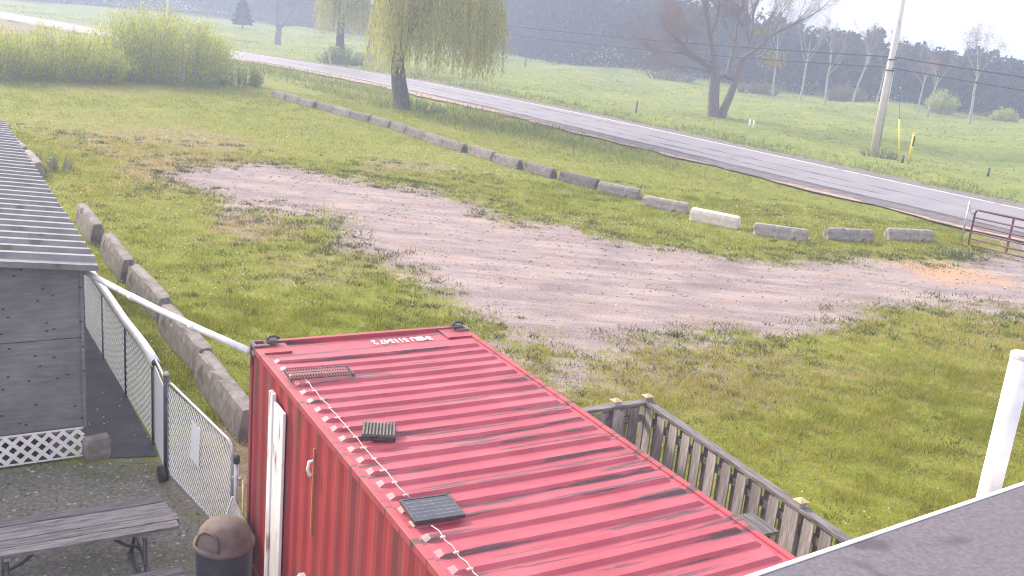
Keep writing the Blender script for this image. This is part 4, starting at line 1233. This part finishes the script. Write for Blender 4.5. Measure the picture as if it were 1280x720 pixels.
wire('overhead_wire', (A_[0], A_[1], 11.0), (D_[0], D_[1], 11.0), .9, .03, 'high power wire crossing the top right corner of the sky')
wire('overhead_wire', (B_[0], B_[1], 6.0), (C_[0], C_[1], 6.0), .6, .03, 'cable between the two far utility poles')

# markers across the road
def marker(name, px, h_, w_, mat, label, cat='marker post', lean=(0, 0)):
    q = at(*px); q.z = gz1(q.x, q.y) - .04
    t = empty(name, q); tag(t, label, cat)
    MB().tube([(0, 0, 0), (lean[0], lean[1], h_)], w_/2, 8).build('stem', mat, t, smooth=True)
    MB().lathe([(w_*.55, 0), (w_*.55, .04), (w_*.3, .07)], 8, (lean[0], lean[1], h_-.02)).build('cap', mat, t)
    return t
t = marker('marker_post', (1136, 203), 1.85, .20, M['yellow'], 'bright yellow marker post in the pasture right of the utility pole')
MB().bar((.0, -.105, 1.1), (.0, -.105, 1.7), .10, .01, (0, 1, 0)).build('label_plate', M['black_rubber'], t)
gq = at(1124, 200); gp_ = Vector((A_[0], A_[1], 8.6))
gw = empty('guy_wire', gq); tag(gw, 'slanting guy wire with pale yellow guard beside the utility pole', 'guy wire')
dv = gp_-gq
MB().tube([(0, 0, -.05), dv], .012, 5).build('wire', M['wire_black'], gw)
MB().tube([dv*.01, dv*.01+dv.normalized()*2.4], .055, 8).build('guard', M['yellow'], gw, smooth=True)
marker('marker_post', (1128, 202), .45, .16, M['dark_steel'], 'short dark stub standing between the yellow guard and marker')
marker('marker_post', (936, 161), .62, .13, M['white_paint'], 'left one of two small white posts by the road near the twin tree')
marker('marker_post', (941, 162), .66, .13, M['white_paint'], 'right one of two small white posts by the road near the twin tree')
marker('marker_post', (1235, 219), .48, .14, M['dark_steel'], 'short dark stake in the pasture near the right edge')
marker('marker_post', (795, 141), .95, .12, M['dark_steel'], 'short dark stake beyond the road left of the twin trunk tree')
marker('marker_post', (656, 88), 1.5, .16, M['bark_dark'], 'thin dark fence stake in the pasture right of the willow')

# ------------------------------------------------------------------ trees
def pts_of(tr): return np.array([tuple(p) for p, d in tr.ends])
def buds(tr, per, spread, size, seed, lo=0, hi=1, mids=True, zmin=0):
    g = np.random.default_rng(seed); e = pts_of(tr)
    if mids: e = np.vstack([e, np.array([tuple(p) for p, dd in tr.mids if dd <= 1])])
    e = e[e[:, 2] > zmin]
    c = np.repeat(e, per, 0) + g.normal(size=(len(e)*per, 3))*spread
    return leaf_quads(c, size*(.6+.8*g.random(len(c))), .6, tint=lo+(hi-lo)*g.random(len(c)), seed=seed)

# twin trunk tree beyond the road
q = at(897, 147)
T = Tree(11)
T.mb.tube([(-.35, 0, -.2), (-.42, 0, .5), (-.55, 0, 1.6), (-.68, 0, 3.3)], .52, 12, .40, cap=False)
T.mb.tube([(.32, .1, -.2), (.40, .1, .5), (.75, .1, 1.8), (1.05, .1, 3.3)], .38, 12, .28, cap=False)
T.mb.tube([(-.60, 0, 3.0), (.0, .05, 3.35), (.98, .1, 3.1)], .20, 8, .2, cap=False)
kw = dict(spread=.66, up=.16, kids=4, sides=7, shrink=.69, segs=4, jitter=.13)
T.branch((-.68, 0, 3.2), (-.12, 0, 1), 3.6, .36, 5, **kw)
T.branch((-.66, 0, 3.4), (-.75, .2, .75), 3.4, .22, 5, **kw)
T.branch((1.05, .1, 3.2), (.10, 0, 1), 3.4, .27, 5, **kw)
T.branch((1.10, .1, 4.6), (.75, -.1, .55), 3.6, .18, 5, **kw)
T.branch((.3, .1, 3.3), (.05, .4, 1), 3.4, .20, 5, **kw)
T.branch((-.8, -.1, 4.2), (-.95, -.3, .20), 3.4, .12, 5, **kw)
T.branch((-.75, .1, 3.4), (-.98, .3, .12), 3.2, .11, 5, **kw)
g1 = np.random.default_rng(5)
lv = buds(T, 2, .16, .075, 5, .1, .5)
ex = blob_points(g1, 260, (3.6, 0, 4.9), (1.3, 1.0, .9), .2); ex2 = blob_points(g1, 60, (2.4, 0, 7.0), (.9, .8, .5), .2)
l2 = leaf_quads(np.vstack([ex, ex2]), .22, .7, tint=.8+.2*g1.random(320), seed=6)
lv = (np.vstack([lv[0], l2[0]]), np.vstack([lv[1], l2[1]+len(lv[0])]), np.r_[lv[2], l2[2]])
tree_thing('bare_tree', 'large budding tree with two trunks in the pasture across the road', (q.x, q.y, gz1(q.x, q.y)), T, M['bark_dark'], lv, M['bud_leaf'])

# willows
def willow(loc, seed, height, rx, ry, nstr, label, trunk, zlow=1.5, crown_c=(0, 0)):
    g = np.random.default_rng(seed); T = Tree(seed)
    T.mb.tube(trunk, .62, 12, .34, cap=False)
    top = Vector(trunk[-1])
    for k in range(7):
        a = k/7*6.28+g.random()
        T.branch(top, (math.cos(a)*.8, math.sin(a)*.8, .9), height*.30, .17, 3, spread=.7, up=.10, kids=3, sides=5, shrink=.68, segs=4)
    cen = []; upv = []; tint = []
    for i in range(nstr):
        r_ = math.sqrt(g.random())*1.0; a = g.random()*6.28
        r_ = .15+.85*r_
        x = crown_c[0]+rx*r_*math.cos(a); y = crown_c[1]+ry*r_*math.sin(a)
        zt = height*(.60+.40*math.sqrt(max(0, 1-r_*r_)))*(.85+.25*g.random())
        clus = float(vnoise(np.array([a*2.2+seed]), np.array([r_*3]), .5, 2)[0])
        zb = zlow + (1-r_)*1.0 + 4.5*abs(clus-.5)*2 + 1.6*g.random()**2
        if zb > zt-.6: continue
        n = int((zt-zb)/.15); tt = np.linspace(0, 1, n)
        sway = g.normal(size=2)*.25
        out = .35*np.sin(tt*1.5)
        c = np.c_[x+math.cos(a)*out+sway[0]*tt, y+math.sin(a)*out+sway[1]*tt, zt-(zt-zb)*tt] + g.normal(size=(n, 3))*.045
        cen.append(c); upv.append(np.tile([0, 0, -1.0], (n, 1))); tint.append(np.clip(g.normal(.45, .22)+g.normal(size=n)*.12, 0, 1))
    cen = np.vstack(cen); upv = np.vstack(upv); tint = np.concatenate(tint)
    lv = leaf_quads(cen, .20+.14*g.random(len(cen)), .20, upv, tint, seed)
    return tree_thing('willow_tree', label, (*loc, gz1(*loc)), T, M['bark_willow'], lv, M['willow_leaf'])
q = at(503, 136)
willow((q.x, q.y), 21, 10.5, 4.0, 3.6, 1150, 'weeping willow with leaning trunk on the near side of the road',
       [(.0, 0, -.3), (-.10, 0, .5), (-.32, 0, 1.6), (-.50, 0, 2.9), (-.2, 0, 4.4)], 1.75, (1.95, 0))
q = at(424, 76)
willow((q.x, q.y), 22, 11, 2.7, 3.0, 620, 'paler weeping willow across the road behind the leaning willow',
       [(0, 0, -.3), (.05, 0, 1.0), (.0, 0, 2.5), (.1, 0, 4.5)], 2.0, (.2, 0))
# pale bare tree and conifer at far left
q = at(347, 52)
T = Tree(31)
T.mb.tube([(0, 0, -.2), (0, 0, .8), (.1, 0, 2.0)], .50, 10, .42, cap=False)
for d_0, r_0 in (((-.35, 0, 1), .30), ((.45, .1, 1), .28), ((.05, -.3, 1), .22)):
    T.branch((.1, 0, 1.9), d_0, 3.6, r_0, 5, spread=.5, up=.18, kids=3, sides=6, shrink=.72, segs=4)
tree_thing('bare_tree', 'pale bare forked tree far left across the road', (q.x, q.y, gz1(q.x, q.y)), T, M['bark_grey'], buds(T, 3, .25, .2, 32, 0, .6), M['bud_leaf'])
q = at(303, 39)
g = np.random.default_rng(33); n = 2600
zz = .5+5.4*g.random(n)**1.2; r_ = (1-zz/6.2)*2.1*(.55+.45*g.random(n))*(1+.18*np.sin(zz*7)); a = g.random(n)*6.28
T = Tree(33); T.mb.tube([(0, 0, -.2), (0, 0, 5.9)], .16, 8, .03)
tree_thing('conifer_tree', 'small dark conifer standing far left across the road', (q.x, q.y, gz1(q.x, q.y)), T, M['bark_dark'],
           leaf_quads(np.c_[r_*np.cos(a), r_*np.sin(a), zz], .38, .45, seed=34), M['conifer_leaf'])

# slender pale trunks along the wood's edge
bl = [((1001, 122), 10.2, .15), ((1031, 128), 9.2, .16), ((1066, 128), 9.6, .15), ((1147, 139), 7.2, .12), ((1160, 143), 7.4, .13), ((1212, 153), 10.2, .17), ((1095, 132), 8.6, .12), ((966, 119), 10.2, .14)]
bn = ['second birch from the left at the wood edge, thin pale trunk', 'third birch from the left at the wood edge, straight pale trunk', 'fourth birch from the left, tall pale leaning trunk before the wood',
      'small thin birch right of the utility pole at the wood edge', 'short pale birch beside the green bush right of the pole', 'tall rightmost birch with broad twiggy crown at the wood edge',
      'thin birch just left of the utility pole at the wood edge', 'leftmost birch at the wood edge right of the twin trunk tree']
for i, (p, h_, r0) in enumerate(bl):
    q = at(*p); T = Tree(50+i); gr_ = random.Random(50+i)
    lean = gr_.uniform(-.06, .06) + (.10 if i == 2 else 0); y_ = 0
    pts_ = [(lean*z*(1+.02*z)+gr_.gauss(0, .03), gr_.gauss(0, .03), z) for z in np.linspace(-.2, h_*.62, 6)]
    T.mb.tube(pts_, r0, 8, r0*.55, cap=False)
    topp = Vector(pts_[-1])
    for k in range(5 if i not in (3, 4) else 4):
        a = gr_.uniform(0, 6.28); zz = gr_.uniform(.45, 1.0)
        base_ = Vector(pts_[3]).lerp(topp, max(0, (zz-.45)/.55))
        T.branch(base_, (math.cos(a)*.5, math.sin(a)*.5, 1), h_*.22, r0*.30, 4, spread=.42, up=.20, kids=3, sides=4, shrink=.68, segs=3)
    tree_thing('birch_tree', bn[i], (q.x, q.y, gz1(q.x, q.y)), T, M['bark_pale'], buds(T, 2, .15, .10, 70+i, 0, .5), M['bud_leaf'], 'pale slender trees along the wood edge')

# ------------------------------------------------------------------ shrubs
def shrub(loc, seed, rx, ry, h_, n, label, mat, stems=40, size=.12, name='shrub', tall=1.0):
    g = np.random.default_rng(seed); t = empty(name, (*loc, gz1(*loc)-.05)); tag(t, label, 'shrub')
    mb = MB(); cen = []; upv = []; tint = []
    per = max(1, n//stems)
    for k in range(stems):
        a = g.random()*6.28; r_ = math.sqrt(g.random())
        bx, by = rx*.75*r_*math.cos(a), ry*.75*r_*math.sin(a)
        dome = math.sqrt(max(.05, 1-(r_*.92)**2)); ht = h_*dome*(.82+.28*g.random())
        lean = np.array([bx*.22, by*.22]) + g.normal(size=2)*.18*h_/3
        mid_ = (bx+lean[0]*.4, by+lean[1]*.4, ht*.5); top_ = (bx+lean[0]*1.1, by+lean[1]*1.1, ht)
        mb.tube([(bx, by, 0), mid_, top_], .022, 3, .008, cap=False)
        tt = g.random(per)**.75
        c = np.array([bx, by, 0])*(1-tt)[:, None] + np.array(top_)*tt[:, None]
        c[:, :2] += lean*(tt*(tt-1)*.3)[:, None]
        c += g.normal(size=(per, 3))*(np.array([.20, .20, .12])*h_/3*(.5+tt[:, None]*.7))
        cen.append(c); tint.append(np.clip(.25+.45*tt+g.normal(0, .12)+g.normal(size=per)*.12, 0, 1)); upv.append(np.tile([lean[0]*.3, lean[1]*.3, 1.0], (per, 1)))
    cen = np.vstack(cen); cen[:, 2] = np.maximum(cen[:, 2], .06)
    mb.build('stem', M['bark_grey'], t)
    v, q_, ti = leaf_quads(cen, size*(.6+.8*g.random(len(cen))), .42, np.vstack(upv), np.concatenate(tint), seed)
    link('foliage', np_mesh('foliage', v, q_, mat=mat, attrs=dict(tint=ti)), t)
    return t
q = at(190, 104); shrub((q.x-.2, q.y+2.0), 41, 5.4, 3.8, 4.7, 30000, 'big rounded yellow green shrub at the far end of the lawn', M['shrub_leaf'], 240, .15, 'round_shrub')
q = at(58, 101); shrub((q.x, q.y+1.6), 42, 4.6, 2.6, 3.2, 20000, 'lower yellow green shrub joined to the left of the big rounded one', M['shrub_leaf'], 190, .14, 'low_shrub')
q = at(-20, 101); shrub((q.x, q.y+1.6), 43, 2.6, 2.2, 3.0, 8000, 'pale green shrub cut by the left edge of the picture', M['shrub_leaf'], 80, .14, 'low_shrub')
q = at(290, 108); shrub((q.x, q.y+1.5), 44, 2.0, 1.6, 1.5, 4500, 'low scrubby bush on the right foot of the big rounded shrub', M['weed_leaf'], 60, .12, 'low_shrub')
q = at(1176, 140); shrub((q.x, q.y), 45, 2.1, 1.8, 2.7, 4500, 'rounded green bush at the wood edge right of the pole', M['shrub_leaf'], 50, .2, 'round_shrub')
q = at(1255, 152); shrub((q.x, q.y), 46, 1.7, 1.5, 1.7, 2500, 'small yellow green bush at the wood edge near the right border', M['shrub_leaf'], 40, .2, 'round_shrub')
q = at(1055, 125); shrub((q.x, q.y), 47, 3.4, 1.8, 2.3, 4000, 'brown twiggy thicket at the wood edge between the birches', M['brush_leaf'], 70, .2, 'brush_thicket')
q = at(945, 116); shrub((q.x, q.y), 48, 3.6, 1.8, 1.5, 3500, 'low grey brush behind the twin trunk tree', M['brush_leaf'], 60, .2, 'brush_thicket')
q = at(840, 100); shrub((q.x, q.y), 49, 4.2, 1.8, 1.4, 3500, 'low grey brush in the pasture left of the twin trunk tree', M['brush_leaf'], 60, .2, 'brush_thicket')
q = at(432, 78); shrub((q.x, q.y-2.5), 52, 3.0, 1.2, 1.9, 3500, 'tall yellowish weeds beside the road below the pale willow', M['weed_leaf'], 60, .16, 'weed_clump')
q = at(62, 212); shrub((q.x, q.y), 53, 1.0, .8, .65, 900, 'pale weeds growing by the concrete blocks behind the shed', M['weed_leaf'], 40, .07, 'weed_clump')
q = at(1195, 322); shrub((q.x, q.y), 54, 1.2, .6, .38, 900, 'low leafy weeds at the foot of the red farm gate', M['weed_leaf'], 40, .08, 'weed_clump')
q = at(1100, 195); shrub((q.x, q.y), 55, 1.4, .8, .7, 900, 'weeds around the foot of the tall utility pole', M['weed_leaf'], 40, .1, 'weed_clump')
q = at(520, 138); shrub((q.x, q.y), 56, 2.2, 1.2, .75, 1800, 'dark scrub around the foot of the leaning willow', M['weed_leaf'], 60, .1, 'weed_clump')

# ------------------------------------------------------------------ far wood
fe_px = [(-40, -4), (44, 2), (114, 8), (222, 17), (285, 22), (380, 36), (440, 44), (600, 62), (740, 85), (870, 100), (1000, 116), (1130, 132), (1280, 148), (1400, 160)]
fp = np.array([(at(*p).x, at(*p).y) for p in fe_px]); fs = np.r_[0, np.cumsum(np.hypot(*np.diff(fp, axis=0).T))]
hts = [15, 15, 15, 15, 15, 15, 15, 15, 13, 10.4, 8.3, 7.4, 7.0, 7.0]
g = np.random.default_rng(61)
V, Q, TI = [], [], []; nb = 0
def add_leaves(c, s, ti, seed):
    global nb
    v, q_, t_ = leaf_quads(c, s, .8, tint=ti, seed=seed); V.append(v); Q.append(q_+nb); TI.append(t_); nb += len(v)
for i in range(1050):
    u = g.random()*fs[-1]; k = (g.random()**1.3)*38
    bx, by = np.interp(u, fs, fp[:, 0]), np.interp(u, fs, fp[:, 1])
    away = np.array([bx*.25+.35*abs(by)*.2, by]); away /= np.linalg.norm(away)
    px_, py_ = bx+away[0]*(k+1.5), by+away[1]*(k+1.5)
    H_ = np.interp(u, fs, hts)*(.68+.45*g.random())*(1+k*.006)
    rw = H_*(.20+.12*g.random()); n = 330
    z0_ = gz1(px_, py_)
    # several clumps make one crown
    for c in range(6):
        ca = g.random()*6.28; cr = rw*(.2+.65*g.random()); cz = H_*(.30+.62*g.random())
        m_ = n//6
        pt = blob_points(g, m_, (px_+cr*math.cos(ca)*(1.15-cz/H_*.7), py_+cr*math.sin(ca)*(1.15-cz/H_*.7), z0_+cz), (rw*.55, rw*.55, H_*.15), .3)
        add_leaves(pt, (.34+.016*H_)*(1.0 if k < 10 else 1.7)*(.6+.7*g.random(m_)), np.clip(g.normal(.42, .20)+g.normal(size=m_)*.14, 0, 1), int(g.integers(1e9)))
    if k < 20:   # undergrowth to the ground
        pt = blob_points(g, 90, (px_, py_, z0_+H_*.16), (rw*1.3, rw*1.1, H_*.2), .2)
        add_leaves(pt, .42, np.clip(g.normal(.25, .15, 90), 0, 1), int(g.integers(1e9)))
Vv = np.vstack(V); 
wood = link('woodland', np_mesh('woodland', Vv, np.vstack(Q), mat=M['wood_leaf'], attrs=dict(tint=np.concatenate(TI))))
tag(wood, 'hazy dark wood along the far edge of the pasture', 'woodland', kind='stuff')

# ------------------------------------------------------------------ air
hz = MB().box(-1450, 1450, -200, 1550, -3, 22).build('haze', bpy.data.materials.new('haze_air'))
hm = hz.data.materials[0]; hm.use_nodes = True; hn = hm.node_tree.nodes; hl = hm.node_tree.links; hn.clear()
ho_ = hn.new('ShaderNodeOutputMaterial'); hv = hn.new('ShaderNodeVolumePrincipled')
hv.inputs['Color'].default_value = (.58, .67, .95, 1); hv.inputs['Density'].default_value = .0028; hv.inputs['Anisotropy'].default_value = .15
hl.new(hv.outputs[0], ho_.inputs['Volume'])
tag(hz, 'thin bright morning haze over the fields', 'haze', kind='stuff')
